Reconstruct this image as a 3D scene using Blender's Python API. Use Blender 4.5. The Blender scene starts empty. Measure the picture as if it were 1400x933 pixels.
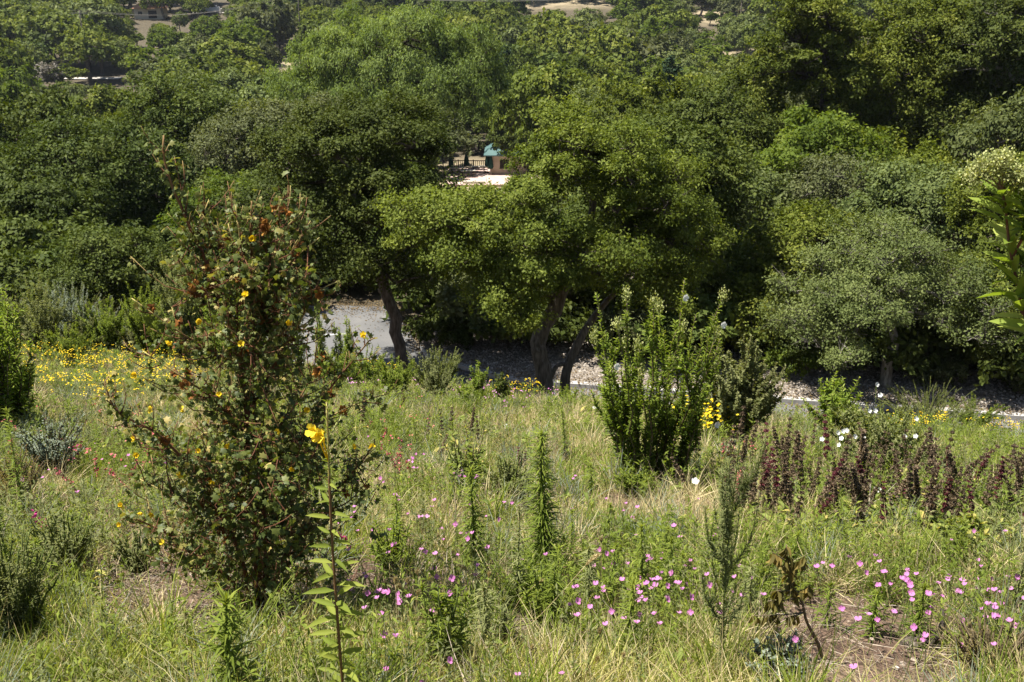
import bpy, math, time
import numpy as np
from math import radians, sin, cos, tan, pi
T0 = time.time()
scn = bpy.context.scene
col = scn.collection
R = np.random.default_rng(11)

# ------------------------------------------------------------------ camera and view geometry
FPX, CX, CY, PITCH = 1400.0, 700.0, 466.5, radians(20)
cam_d = bpy.data.cameras.new('camera'); cam = bpy.data.objects.new('camera', cam_d); col.objects.link(cam)
cam_d.lens = 36; cam_d.sensor_width = 36; cam_d.clip_start = 0.05; cam_d.clip_end = 5000
cam.rotation_euler = (radians(90) - PITCH, 0, 0)
scn.camera = cam
cp, sp = cos(PITCH), sin(PITCH)

def ray(px, py):
    a = (px - CX) / FPX; b = (CY - py) / FPX
    return np.array([a, cp + b * sp, -sp + b * cp])
def at(px, py, y):
    d = ray(px, py); return d * (y / d[1])
def proj(p):
    x, y, z = p[..., 0], p[..., 1], p[..., 2]
    dep = y * cp - z * sp; up = y * sp + z * cp
    return CX + FPX * x / dep, CY - FPX * up / dep, dep

# ------------------------------------------------------------------ terrain
def sstep(t):
    t = np.clip(t, 0, 1); return t * t * (3 - 2 * t)
FX = [-90, -40, -15, -11.5, -9.5, -8.5, -4.2, -2.6, 0, 13.6, 30, 60]
def y_far(x): return np.interp(x, FX, [45, 38.5, 33, 32, 33.0, 34.8, 34.6, 29.3, 27.4, 24.8, 22, 17])
def y_near(x): return np.interp(x, [-90, -40, -12, -3, 0, 13.6, 30, 60], [40, 34, 29, 25.5, 22.6, 19.4, 16.5, 11])
ROAD = -11.3
def meadow(x, y):
    xc = np.clip(x, -16, 16)
    yy = np.clip(y, -40, 30)
    return -1.6 - np.where(yy > 0, yy * (.34 + .0044 * xc), yy * .30)
def H(x, y):
    x = np.asarray(x, float); y = np.asarray(y, float)
    yn, yf = y_near(x), y_far(x)
    m = meadow(x, y) + .035 * np.sin(x * 2.1 + y) * np.sin(y * 1.7 - x) + .02 * np.sin(5 * x) * np.sin(4.3 * y + 1)
    z = m + (ROAD - m) * sstep((y - (yn - 4.6)) / 4.3)
    v = np.interp(y, [0, 36, 45, 60, 90, 118, 132, 180, 240, 300, 400, 600, 1000, 1600], [-11.3, -11.6, -14, -17, -21, -24, -24, -26, -24, -19.5, -9, 18, 70, 120])
    v = v + np.clip((y - 60) / 100, 0, 1) * (1.5 * np.sin(x * .023 + 1.3) * np.sin(y * .019) + .5 * np.sin(x * .071 + y * .05)) * np.where((abs(y - 124) < 14) & (x > -20) & (x < 14), 0.0, 1.0)
    return z + (v - z) * sstep((y - yf - 2.2) / 9)
def ground(px, py):
    d = ray(px, py); prev = .5
    for t in np.concatenate([np.arange(1, 40, .05), np.arange(40, 600, .5)]):
        p = d * t
        if p[2] < H(p[0], p[1]): return np.array([p[0], p[1], float(H(p[0], p[1]))])
    return d * 600

# ------------------------------------------------------------------ materials
def mat(name): 
    m = bpy.data.materials.new(name); m.use_nodes = True; nt = m.node_tree; nt.nodes.clear(); return m, nt
def N(nt, t, **k):
    n = nt.nodes.new(t)
    for a, b in k.items(): setattr(n, a, b)
    return n
def ramp(nt, stops):
    r = N(nt, 'ShaderNodeValToRGB'); e = r.color_ramp.elements
    while len(e) > 1: e.remove(e[-1])
    for i, (p, c) in enumerate(stops):
        x = e[0] if i == 0 else e.new(p)
        x.position = p; x.color = (*c, 1)
    return r
def leaf_mat(name, cols, trans=.35, rough=.6, tcol=(1.5, 1.5, .5), objvar=.25, spec=.08, tipcol=None):
    """cols: ramp over the per-leaf random attribute."""
    m, nt = mat(name); L = nt.links.new
    a = N(nt, 'ShaderNodeAttribute', attribute_name='rnd')
    k = len(cols); r = ramp(nt, [(i / max(k - 1, 1), c) for i, c in enumerate(cols)])
    L(a.outputs['Fac'], r.inputs['Fac'])
    oi = N(nt, 'ShaderNodeObjectInfo')
    hs = N(nt, 'ShaderNodeHueSaturation')
    mr = N(nt, 'ShaderNodeMapRange'); L(oi.outputs['Random'], mr.inputs['Value'])
    mr.inputs['To Min'].default_value = .5 - .035 * objvar * 4 / 4; mr.inputs['To Max'].default_value = .5 + .02 * objvar * 4 / 4
    mv = N(nt, 'ShaderNodeMapRange'); 
    mul = N(nt, 'ShaderNodeMath', operation='MULTIPLY'); mul.inputs[1].default_value = 7.31; L(oi.outputs['Random'], mul.inputs[0])
    fr = N(nt, 'ShaderNodeMath', operation='FRACT'); L(mul.outputs[0], fr.inputs[0]); L(fr.outputs[0], mv.inputs['Value'])
    mv.inputs['To Min'].default_value = 1 - objvar; mv.inputs['To Max'].default_value = 1 + objvar
    L(mr.outputs[0], hs.inputs['Hue']); L(mv.outputs[0], hs.inputs['Value']); L(r.outputs['Color'], hs.inputs['Color'])
    p = N(nt, 'ShaderNodeBsdfPrincipled'); p.inputs['Roughness'].default_value = rough; p.inputs['Specular IOR Level'].default_value = spec
    L(hs.outputs['Color'], p.inputs['Base Color'])
    tm = N(nt, 'ShaderNodeMix', data_type='RGBA', blend_type='MULTIPLY'); tm.inputs['Factor'].default_value = 1
    L(hs.outputs['Color'], tm.inputs['A']); tm.inputs['B'].default_value = (*tcol, 1)
    t = N(nt, 'ShaderNodeBsdfTranslucent'); L(tm.outputs['Result'], t.inputs['Color'])
    mx = N(nt, 'ShaderNodeMixShader'); mx.inputs[0].default_value = trans
    L(p.outputs[0], mx.inputs[1]); L(t.outputs[0], mx.inputs[2])
    o = N(nt, 'ShaderNodeOutputMaterial'); L(mx.outputs[0], o.inputs['Surface'])
    return m
def noise_mat(name, cols, scale=8, rough=.9, bump=.3, detail=6, bscale=None, spec=.2, coord='Object', stretch=None):
    m, nt = mat(name); L = nt.links.new
    tc = N(nt, 'ShaderNodeTexCoord'); n = N(nt, 'ShaderNodeTexNoise'); n.inputs['Scale'].default_value = scale; n.inputs['Detail'].default_value = detail
    src = tc.outputs[coord]
    if stretch:
        mp = N(nt, 'ShaderNodeMapping'); mp.inputs['Scale'].default_value = stretch; L(src, mp.inputs[0]); src = mp.outputs[0]
    L(src, n.inputs['Vector'])
    k = len(cols); r = ramp(nt, [(.3 + .4 * i / max(k - 1, 1), c) for i, c in enumerate(cols)]); L(n.outputs['Fac'], r.inputs['Fac'])
    p = N(nt, 'ShaderNodeBsdfPrincipled'); p.inputs['Roughness'].default_value = rough; p.inputs['Specular IOR Level'].default_value = spec
    L(r.outputs[0], p.inputs['Base Color'])
    if bump:
        n2 = N(nt, 'ShaderNodeTexNoise'); n2.inputs['Scale'].default_value = bscale or scale * 3; n2.inputs['Detail'].default_value = 5; L(src, n2.inputs['Vector'])
        b = N(nt, 'ShaderNodeBump'); b.inputs['Strength'].default_value = bump; b.inputs['Distance'].default_value = .05; L(n2.outputs['Fac'], b.inputs['Height']); L(b.outputs[0], p.inputs['Normal'])
    o = N(nt, 'ShaderNodeOutputMaterial'); L(p.outputs[0], o.inputs['Surface'])
    return m

M = {}
M['oak'] = leaf_mat('oak leaves', [(0.0466, 0.0639, 0.0098), (0.0769, 0.1011, 0.0152), (0.1141, 0.1393, 0.0222), (0.1688, 0.1856, 0.0347)], trans=.28, objvar=.22)
M['oak_dark'] = leaf_mat('dark oak leaves', [(0.038, 0.0551, 0.0107), (0.0632, 0.0849, 0.0167), (0.0986, 0.1188, 0.0244)], trans=.22, objvar=.2)
M['oak_front'] = leaf_mat('front oak leaves', [(0.05, 0.0707, 0.012), (0.0887, 0.1162, 0.0187), (0.1356, 0.1666, 0.029), (0.1931, 0.2222, 0.0427)], trans=.33, objvar=0)
M['oak_grey'] = leaf_mat('grey green oak leaves', [(0.0607, 0.081, 0.024), (0.0937, 0.1163, 0.0366), (0.138, 0.1609, 0.0529)], trans=.25, objvar=.18)
M['bright'] = leaf_mat('bright green leaves', [(0.0541, 0.0821, 0.0121), (0.0867, 0.121, 0.0175), (0.1301, 0.1598, 0.0255)], trans=.38, objvar=.12)
M['olive'] = leaf_mat('olive leaves', [(0.0615, 0.0734, 0.0261), (0.0902, 0.1018, 0.0409), (0.1312, 0.1423, 0.0596)], trans=.25, objvar=.15)
M['willow'] = leaf_mat('pepper tree leaves', [(0.0885, 0.1248, 0.0317), (0.1299, 0.1758, 0.0467), (0.1889, 0.2324, 0.07)], trans=.36, objvar=0)
M['conifer'] = leaf_mat('conifer needles', [(.022, .042, .020), (.040, .066, .032)], trans=.12, objvar=.1)
M['grey_twig'] = leaf_mat('bare grey twigs', [(.12, .11, .085), (.19, .17, .14)], trans=.1, objvar=.1)
M['bark'] = noise_mat('oak bark', [(.045, .036, .028), (.095, .078, .06), (.17, .145, .12)], scale=6, bump=.6, stretch=(3, 3, .6))
M['bark_dark'] = noise_mat('dark oak bark', [(.022, .017, .013), (.05, .04, .03), (.085, .07, .055)], scale=6, bump=.6, stretch=(3, 3, .6))
M['bark_pale'] = noise_mat('pale oak bark', [(.09, .08, .065), (.20, .18, .15), (.34, .31, .27)], scale=5, bump=.5, stretch=(3, 3, .8))

# ------------------------------------------------------------------ mesh machinery
class Geo:
    def __init__(s): s.V = []; s.F = []; s.n = 0; s.A = []
    def add(s, V, F, rnd=None):
        """V (n,3); F list of arrays (m,k)"""
        V = np.asarray(V, float).reshape(-1, 3)
        for f in F: s.F.append(np.asarray(f, np.int64) + s.n)
        s.V.append(V); s.n += len(V)
        s.A.append(np.full(len(V), .5) if rnd is None else np.broadcast_to(rnd, (len(V),)).astype(float))
        return s
    def mesh(s, name, mats):
        me = bpy.data.meshes.new(name)
        V = np.concatenate(s.V); 
        li = np.concatenate([f.ravel() for f in s.F]); sz = np.concatenate([np.full(len(f), f.shape[1]) for f in s.F])
        st = np.concatenate([[0], np.cumsum(sz)[:-1]])
        me.vertices.add(len(V)); me.vertices.foreach_set('co', V.astype(np.float32).ravel())
        me.loops.add(len(li)); me.loops.foreach_set('vertex_index', li.astype(np.int32))
        me.polygons.add(len(sz)); me.polygons.foreach_set('loop_start', st.astype(np.int32))
        me.update(calc_edges=True)
        a = me.attributes.new('rnd', 'FLOAT', 'POINT'); a.data.foreach_set('value', np.concatenate(s.A).astype(np.float32))
        for m in (mats if isinstance(mats, (list, tuple)) else [mats]): me.materials.append(m)
        return me
    def obj(s, name, m, parent=None, flat=False):
        me = s.mesh(name, m)
        if flat: me.polygons.foreach_set('use_smooth', np.zeros(len(me.polygons), bool))
        o = bpy.data.objects.new(name, me); col.objects.link(o)
        if parent is not None: o.parent = parent
        return o
def tag(o, label=None, cat=None, group=None, kind=None):
    if label: o['label'] = label
    if cat: o['category'] = cat
    if group: o['group'] = group
    if kind: o['kind'] = kind
    return o
def empty(name, loc, rz=0, **k):
    o = bpy.data.objects.new(name, None); col.objects.link(o); o.location = [float(v) for v in loc]; o.rotation_euler = (0, 0, rz)
    o.empty_display_size = .1
    return tag(o, **k)
def copy_tree(o, parent=None):
    c = o.copy(); col.objects.link(c)
    if parent is not None: c.parent = parent
    for ch in KIDS.get(o.name, list(o.children)): copy_tree(ch, c)
    return c
KIDS = {}

def unit(v): return v / np.maximum(np.linalg.norm(v, axis=-1, keepdims=True), 1e-9)
def rdir(n, rng=None): return unit((rng or R).normal(size=(n, 3)))

# leaf templates: (u along, w across, n out of plane), faces
def TQ(fold=.12): return np.array([[0, 0, 0], [.5, .5, fold], [1, 0, -.05], [.5, -.5, fold]]), [np.array([[0, 1, 2, 3]])]
def TLEAF(fold=.12, droop=.15):
    t = np.array([[0, 0, 0], [.3, .42, fold], [.3, 0, 0], [.3, -.42, fold], [.68, .36, fold - droop * .4], [.68, 0, -droop * .4], [.68, -.36, fold - droop * .4], [1, 0, -droop]])
    return t, [np.array([[0, 2, 1, 1], [0, 3, 2, 2]])[:, :3], np.array([[1, 2, 5, 4], [2, 3, 6, 5]]), np.array([[4, 5, 7], [5, 6, 7]])]
def TBLADE(bend=.35, k=3):
    us = np.linspace(0, 1, k + 1)[:-1]; V = []
    for u in us:
        w = .5 * (1 - u ** 2.2) ** .7
        V += [[u, w, -bend * u * u], [u, -w, -bend * u * u]]
    V.append([1 - .12 * bend, 0, -bend]); V = np.array(V)
    q = np.array([[2 * i, 2 * i + 1, 2 * i + 3, 2 * i + 2] for i in range(k - 1)]).reshape(-1, 4)
    return V, [q, np.array([[2 * k - 2, 2 * k - 1, 2 * k]])]
def TLOBE():
    ang = np.radians([-150, -105, -80, -45, -22, 0, 22, 45, 80, 105, 150]); rad = [.22, .5, .34, .56, .36, .66, .36, .56, .34, .5, .22]
    V = [[.35, 0, .06]] + [[.35 + r * cos(a), r * sin(a), -.10 * r + .05 * (-1) ** i] for i, (a, r) in enumerate(zip(ang, rad))]
    return np.array(V), [np.array([[0, i, i + 1] for i in range(1, 11)] + [[0, 11, 1]])]
def TPETALS(n=4, cup=.45):
    V = [[0, 0, 0]]; F = []
    for k in range(n):
        a = 2 * pi * k / n
        for da, r in ((-.62, .34), (-.5, .5), (0, .56), (.5, .5), (.62, .34)):
            V.append([r * cos(a + da * pi / n * 1.5), r * sin(a + da * pi / n * 1.5), cup * r * (1 + .25 * (r > .45))])
        b = 1 + 5 * k; F += [[0, b, b + 1], [0, b + 1, b + 2], [0, b + 2, b + 3], [0, b + 3, b + 4]]
    return np.array(V), [np.array(F)]
def inst(g, T, O, D, Nn, L, W, rnd=None, B=None):
    tv, tf = T; O = np.asarray(O, float).reshape(-1, 3); n = len(O)
    if n == 0: return
    D = unit(np.broadcast_to(D, (n, 3))); S = unit(np.cross(np.broadcast_to(Nn, (n, 3)), D)); Nn = np.cross(D, S)
    L = np.broadcast_to(L, (n,))[:, None, None]; W = np.broadcast_to(W, (n,))[:, None, None]
    B = L if B is None else np.broadcast_to(B, (n,))[:, None, None]
    V = O[:, None] + L * tv[None, :, :1] * D[:, None] + W * tv[None, :, 1:2] * S[:, None] + B * tv[None, :, 2:] * Nn[:, None]
    k = len(tv); off = (np.arange(n) * k)[:, None, None]
    rr = R.random(n) if rnd is None else np.broadcast_to(rnd, (n,))
    g.add(V, [(f[None] + off).reshape(-1, f.shape[1]) for f in tf], np.repeat(rr, k))
def segs(g, P0, P1, r0, r1, sides=4, rnd=.5):
    P0 = np.asarray(P0, float).reshape(-1, 3); P1 = np.asarray(P1, float).reshape(-1, 3); n = len(P0)
    if n == 0: return
    d = unit(P1 - P0); ref = np.where(abs(d[:, 2:]) > .9, np.array([[1., 0, 0]]), np.array([[0, 0, 1.]])); u = unit(np.cross(d, ref)); v = np.cross(d, u)
    a = np.arange(sides) * 2 * pi / sides
    ring = np.cos(a)[None, :, None] * u[:, None] + np.sin(a)[None, :, None] * v[:, None]
    r0 = np.broadcast_to(r0, (n,))[:, None, None]; r1 = np.broadcast_to(r1, (n,))[:, None, None]
    V = np.concatenate([P0[:, None] + ring * r0, P1[:, None] + ring * r1], 1)
    i = np.arange(sides); j = (i + 1) % sides
    f = np.stack([i, j, j + sides, i + sides], 1)
    F = (f[None] + (np.arange(n) * 2 * sides)[:, None, None]).reshape(-1, 4)
    g.add(V, [F], np.repeat(np.broadcast_to(rnd, (n,)), 2 * sides))
def tube(g, P, r, sides=7, rnd=.5, wob=0):
    P = np.asarray(P, float); r = np.broadcast_to(r, (len(P),)); t = unit(np.gradient(P, axis=0))
    ref = np.array([1., 0, 0]) if abs(t[:, 2]).mean() > .7 else np.array([0, 0, 1.])
    u = unit(np.cross(t, ref)); v = np.cross(t, u); a = np.arange(sides) * 2 * pi / sides
    rr = r[:, None] * (1 + wob * R.normal(size=(len(P), sides)))
    V = P[:, None] + (np.cos(a)[None, :, None] * u[:, None] + np.sin(a)[None, :, None] * v[:, None]) * rr[..., None]
    i = np.arange(sides); j = (i + 1) % sides
    F = np.concatenate([np.stack([i + k * sides, j + k * sides, j + (k + 1) * sides, i + (k + 1) * sides], 1) for k in range(len(P) - 1)])
    g.add(V, [F, np.array([list(range(sides))]) + (len(P) - 1) * sides], rnd)
def smooth(P, n=12):
    P = np.asarray(P, float)
    if len(P) < 3: return P[0] + (P[-1] - P[0]) * np.linspace(0, 1, n)[:, None]
    s = np.concatenate([[0], np.cumsum(np.linalg.norm(np.diff(P, axis=0), axis=1))]); m = np.gradient(P, s, axis=0)
    t = np.linspace(0, s[-1], n); k = np.clip(np.searchsorted(s, t, 'right') - 1, 0, len(P) - 2); h = (s[k + 1] - s[k]); u = ((t - s[k]) / h)[:, None]; h = h[:, None]
    return (2 * u**3 - 3 * u**2 + 1) * P[k] + (u**3 - 2 * u**2 + u) * h * m[k] + (-2 * u**3 + 3 * u**2) * P[k + 1] + (u**3 - u**2) * h * m[k + 1]
def box(g, c, s, rz=0, rnd=.5):
    c = np.array(c, float); s = np.array(s, float) / 2
    V = np.array([[x, y, z] for x in (-1, 1) for y in (-1, 1) for z in (-1, 1)]) * s
    ca, sa = cos(rz), sin(rz); V = np.stack([V[:, 0] * ca - V[:, 1] * sa, V[:, 0] * sa + V[:, 1] * ca, V[:, 2]], 1) + c
    g.add(V, [np.array([[0, 1, 3, 2], [4, 6, 7, 5], [0, 4, 5, 1], [2, 3, 7, 6], [0, 2, 6, 4], [1, 5, 7, 3]])], rnd)

# ------------------------------------------------------------------ trees
def out_(P, C): return unit(P - C.mean(0))
def crown_and_limbs(lobes, n_clump, K, n_leaf, lsize, trunk_pts, r_trunk, clump_r=.85, twig=True, flat=.8, seed=0, shell=.6, droop=0, aspect=.6, low=-.35, sub=.17, sides=6, spread=.17, bare=0, gap=1.12):
    rng = np.random.default_rng(seed)
    lobes = np.asarray(lobes, float); C, S = lobes[:, :3], lobes[:, 3:]
    w = (S.prod(1)) ** (2 / 3); w /= w.sum()
    # clump centres, spaced out by rejection
    cand = n_clump * 14; k = rng.choice(len(lobes), cand, p=w); d = rdir(cand, rng); d[:, 2] = np.where(d[:, 2] < low, -d[:, 2] * .6, d[:, 2])
    rr = 1 - (1 - shell) * rng.random(cand) ** 1.3
    inner = rng.random(cand) < .15; rr[inner] *= .6
    P = C[k] + d * S[k] * (rr * rng.uniform(.82, 1.1, cand))[:, None] * .95
    size = S.prod(1).mean() ** (1 / 3); mind = clump_r * gap; keep = []
    for i in range(cand):
        if len(keep) >= n_clump: break
        if keep and np.min(np.linalg.norm(P[keep] - P[i], axis=1)) < mind * rng.uniform(.55, 1.15): continue
        keep.append(i)
    P = P[keep]; n = len(P)
    # skeleton
    tp = np.asarray(trunk_pts, float); nodes = [tp[0]]; par = [-1]
    for a, b in zip(tp[:-1], tp[1:]):
        for t in (.33, .66, 1.): nodes.append(a + (b - a) * t + rng.normal(size=3) * r_trunk * .22 * (t < 1)); par.append(len(nodes) - 2)
    ntr = len(nodes); first_ok = max(1, ntr // 3)
    order = np.argsort(np.linalg.norm(P - tp[-1], axis=1)); tip = [0] * n
    for i in order:
        A = np.array(nodes[first_ok:]); dv = P[i] - A; dist = np.linalg.norm(dv, axis=1); cost = dist + 1.1 * np.maximum(0, -dv[:, 2])
        j = int(np.argmin(cost)) + first_ok; a = nodes[j]; q = P[i] - np.array([0, 0, clump_r * .25]); Ld = np.linalg.norm(q - a); m = max(2, int(Ld / (clump_r * .7)) + 1); cur = j
        for s in range(1, m + 1):
            t = s / m; pt = a + (q - a) * t; pt[2] += Ld * .12 * sin(pi * t) * rng.uniform(-.6, 1); pt[:2] += rng.normal(size=2) * Ld * .06 * sin(pi * t)
            nodes.append(pt); par.append(cur); cur = len(nodes) - 1
        tip[i] = cur
    nodes = np.array(nodes); cnt = np.zeros(len(nodes)); cnt[tip] += 1
    for i in range(len(nodes) - 1, 0, -1): cnt[par[i]] += cnt[i]
    rad = np.maximum(r_trunk * (np.maximum(cnt, .8) / n) ** .5, r_trunk * .035); rad[0] = r_trunk * 1.35
    rad[:ntr] = np.maximum(rad[:ntr], r_trunk * np.linspace(1.25, .45, ntr))
    gb = Geo(); pr = np.array(par[1:])
    dirs = unit(nodes[1:] - nodes[pr]) * (rad[1:, None] * .35)
    segs(gb, nodes[pr] - dirs * .5, nodes[1:] + dirs, rad[pr] * .5 + rad[1:] * .5, rad[1:], sides=sides)
    if bare:
        q = rng.integers(0, n, bare); bd = unit(out_(P, C)[q] * .7 + rng.normal(size=(bare, 3)) * .6 + [0, 0, .3]); a0 = P[q] - bd * clump_r * .5; a1 = a0 + bd * clump_r * rng.uniform(.9, 1.7, (bare, 1)); mm_ = (a0 + a1) / 2 + rng.normal(size=(bare, 3)) * clump_r * .1; gp_ = Geo(); tr = r_trunk * .05
        for A_, B_, r0_, r1_ in ((a0, mm_, 1.6, 1.), (mm_, a1, 1., .3)): segs(gb, A_, B_, tr * r0_, tr * r1_, 3)
        for _ in range(2): e_ = mm_ + unit(bd + rng.normal(size=(bare, 3)) * .6) * clump_r * .5; segs(gb, mm_, e_, tr * .8, tr * .3, 3)
    # leaves: sub-clumps on each clump
    gl = Geo(); cen = C.mean(0); out = unit(P - cen)
    sc = clump_r * rng.uniform(.5, 1.15, n)
    sd = rdir(n * K, rng).reshape(n, K, 3); sd = sd * .9 + out[:, None] * .45 + np.array([0, 0, .4]); sd = unit(sd)
    sp_ = P[:, None] + sd * (sc[:, None, None] * rng.uniform(.35, 1.05, (n, K, 1))) * np.array([1.1, 1.1, flat])
    if twig:
        o = np.repeat(nodes[tip], K, 0); e = sp_.reshape(-1, 3); mid = (o + e) / 2 + rng.normal(size=e.shape) * clump_r * .12; tr = max(r_trunk * .02, .004)
        segs(gb, o, mid, tr * 1.8, tr * 1.2, sides=3); segs(gb, mid, e, tr * 1.2, tr * .5, sides=3)
    tot = n * K * n_leaf
    lp = np.repeat(sp_.reshape(-1, 3), n_leaf, 0) + rng.normal(size=(tot, 3)) * np.repeat(np.repeat(sc, K), n_leaf)[:, None] * sub * np.array([1, 1, .8])
    if droop: lp[:, 2] -= abs(rng.normal(size=tot)) * droop
    o3 = np.repeat(np.repeat(out, K, 0), n_leaf, 0); s3 = np.repeat(sd.reshape(-1, 3), n_leaf, 0)
    nn = unit(o3 * .25 + s3 * .5 + np.array([0, 0, .45]) + rng.normal(size=(tot, 3)) * .55)
    dd = rng.normal(size=(tot, 3)) + np.array([0, 0, -.2 - 2.5 * bool(droop)])
    dd = unit(dd - nn * (dd * nn).sum(1, keepdims=True) * .8)
    # per-leaf random, with clump-level variation (young growth)
    rc = np.repeat(np.repeat(rng.normal(size=n) * .15, K) + rng.normal(size=n * K) * .13, n_leaf)
    rnd = np.clip(.45 + rc + rng.normal(size=tot) * spread, 0, 1)
    L = lsize * rng.uniform(.5, 1.5, tot)
    inst(gl, TQ(.1), lp, dd, nn, L, L * aspect, rnd)
    return gb, gl

def lobes_px(base, lst, y):
    """lst of (px, py, rx_px, rz_px, ry_m, dy): lobes seen at pixel position, standing at true distance y+dy"""
    out = []
    for px, py, rx, rz, ry, dy in lst:
        p = at(px, py, y + dy); dep = proj(p[None])[2][0]; s = dep / FPX
        out.append([*(p - base), rx * s, ry, rz * s / cos(radians(12))])
    return out
TREES = []
def hero_tree(name, bpx, y, lobes, leafmat, bark, n_clump, K, n_leaf, lsize, r_trunk, label, cat='tree', trunk=None, group=None, base_dx=0, **kw):
    X = at(bpx, 300, y)[0] * 0; d = ray(bpx, 450); p = None
    # base x from the pixel column at ground depth
    z = None; x = 0
    for _ in range(8):
        z = float(H(x, y)); dep = y * cp - z * sp; x = (bpx - CX) / FPX * dep
    base = np.array([x, y, float(H(x, y))]) - np.array([0, 0, .1])
    lb = lobes_px(base, lobes, y)
    if trunk is None: tp = [[0, 0, 0], [.1, 0, .5 * abs(lb[0][2])]]
    else: tp = [[0, 0, 0]] + [list(at(tx, ty, y + dy) - base) for tx, ty, dy in trunk]
    gb, gl = crown_and_limbs(lb, n_clump, K, n_leaf, lsize, tp, r_trunk, **kw)
    e = empty(name, base, label=label, cat=cat, group=group)
    gb.obj('trunk', M[bark], e); c = gl.obj('crown', M[leafmat], e)
    TREES.append((base, lb)); return e

# front double trunked oak
e = hero_tree('oak_tree', 752, 20.6, [(655, 325, 78, 48, 1.4, -.2), (772, 232, 42, 68, 1.1, .5), (850, 265, 85, 85, 1.5, .6), (590, 300, 46, 40, 1.0, -.4), (705, 400, 52, 50, 1.1, -.9), (720, 245, 16, 40, .6, .6), (890, 345, 85, 75, 1.5, .8), (710, 330, 80, 70, 1.3, -.7), (815, 355, 74, 52, 1.2, -.3)],
    'oak_front', 'bark', 110, 24, 86, .060, .17, 'sunlit olive green oak with two dark trunks standing at the road edge', trunk=[(742, 500, 0), (735, 470, .1), (765, 400, .2), (800, 320, .4)],
    clump_r=.62, flat=.7, seed=3, shell=.5, low=-.6, sub=.17, sides=8, bare=260, gap=1.42)
# its second stem
g = Geo(); P = smooth([at(775, 560, 20.9), at(773, 515, 20.9), at(790, 470, 21), at(815, 430, 21.1), at(860, 380, 21.3)], 16); P[0, 2] -= .2; tube(g, P - np.array(e.location), np.linspace(.13, .05, 16), 9, wob=.05)
P = smooth([at(752, 520, 20.7), at(762, 500, 20.8), at(775, 498, 20.9)], 6); tube(g, P - np.array(e.location), .05, 7, wob=.05)
g.obj('second_trunk', M['bark'], e)
hero_tree('oak_tree', 550, 27.5, [(470, 210, 95, 60, 2.4, 0), (545, 205, 68, 55, 2.2, 1), (430, 280, 75, 80, 2.2, 0), (520, 300, 95, 80, 2.3, -.5), (588, 335, 42, 75, 1.8, 0), (450, 350, 60, 50, 1.8, -.5), (540, 365, 40, 36, 1.5, .6)],
    'oak_dark', 'bark', 125, 22, 62, .080, .17, 'large dark oak with a slender dark trunk in front of the paved area', trunk=[(546, 470, 0), (535, 420, 0), (510, 340, 0)],
    clump_r=.85, flat=.7, seed=5, low=-.55, sides=8, gap=1.3)
hero_tree('oak_tree', 900, 30, [(900, 250, 90, 70, 2.2, 0), (930, 330, 65, 80, 2, 0), (860, 330, 80, 70, 2, 0), (835, 375, 60, 50, 1.6, 1), (960, 250, 50, 60, 1.6, .6)],
    'oak_dark', 'bark_dark', 130, 18, 38, .115, .2, 'dense shaded oak directly behind the two trunked oak', clump_r=.85, seed=6, low=-.6)
hero_tree('oak_tree', 1070, 31, [(1075, 370, 78, 60, 2, 0), (1020, 420, 55, 60, 1.7, -1), (1110, 330, 50, 45, 1.6, .5)],
    'oak', 'bark', 110, 18, 36, .11, .17, 'rounded mid green oak right behind the leafy willow-leaved shrub', clump_r=.8, seed=7, low=-.6)
hero_tree('oak_tree', 1212, 27, [(1175, 395, 95, 50, 2.2, 0), (1270, 390, 90, 52, 2.2, .5), (1125, 450, 65, 34, 1.8, -.5), (1220, 345, 66, 40, 1.8, 1), (1330, 425, 70, 50, 2, 0)],
    'oak_grey', 'bark_pale', 105, 18, 46, .07, .16, 'sparse grey green oak with several pale forking limbs on the gravel bank', trunk=[(1213, 500, 0), (1220, 460, 0), (1215, 420, 0)],
    clump_r=.72, flat=.65, seed=8, shell=.35, low=-.7, sub=.2, sides=7, bare=190)
hero_tree('oak_tree', 1375, 27.5, [(1380, 400, 85, 70, 2, 0), (1390, 300, 80, 80, 2.2, 2), (1440, 440, 60, 60, 2, 0)],
    'oak', 'bark_dark', 110, 18, 34, .1, .2, 'dark trunked oak standing in shade at the right edge', trunk=[(1370, 510, 0), (1372, 450, 0)], clump_r=.8, seed=9, low=-.3)
hero_tree('oak_tree', 1270, 40, [(1265, 290, 90, 60, 2.6, 0), (1210, 320, 60, 50, 2, 0), (1330, 320, 60, 50, 2, 0)],
    'oak_grey', 'bark', 110, 16, 34, .14, .2, 'yellowish green oak with a rounded crown above the pale limbed oak', clump_r=1.0, seed=10, low=-.5)
hero_tree('oak_tree', 1180, 43, [(1170, 290, 70, 60, 2.4, 0), (1130, 260, 45, 40, 2, 0)],
    'olive', 'bark_pale', 80, 14, 24, .12, .16, 'thin grey oak with bare twigs showing between two green oaks', clump_r=1.0, seed=12, low=-.5, sub=.25)
hero_tree('oak_tree', 1120, 58, [(1120, 60, 60, 50, 2.6, 0), (1070, 110, 60, 55, 2.6, 0), (1150, 130, 55, 50, 2.6, 0), (1050, 180, 55, 60, 2.6, 0), (1110, 20, 50, 40, 2.4, 0), (1150, 200, 60, 50, 2.4, 0), (1060, 240, 50, 50, 2.4, 0)],
    'oak', 'bark_dark', 150, 16, 34, .17, .36, 'tallest oak on the right with a bare dark trunk and curved limbs', trunk=[(1126, 200, 0), (1130, 100, 0), (1122, 40, 0)], clump_r=1.15, seed=13, shell=.45, low=-.5)
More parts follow.
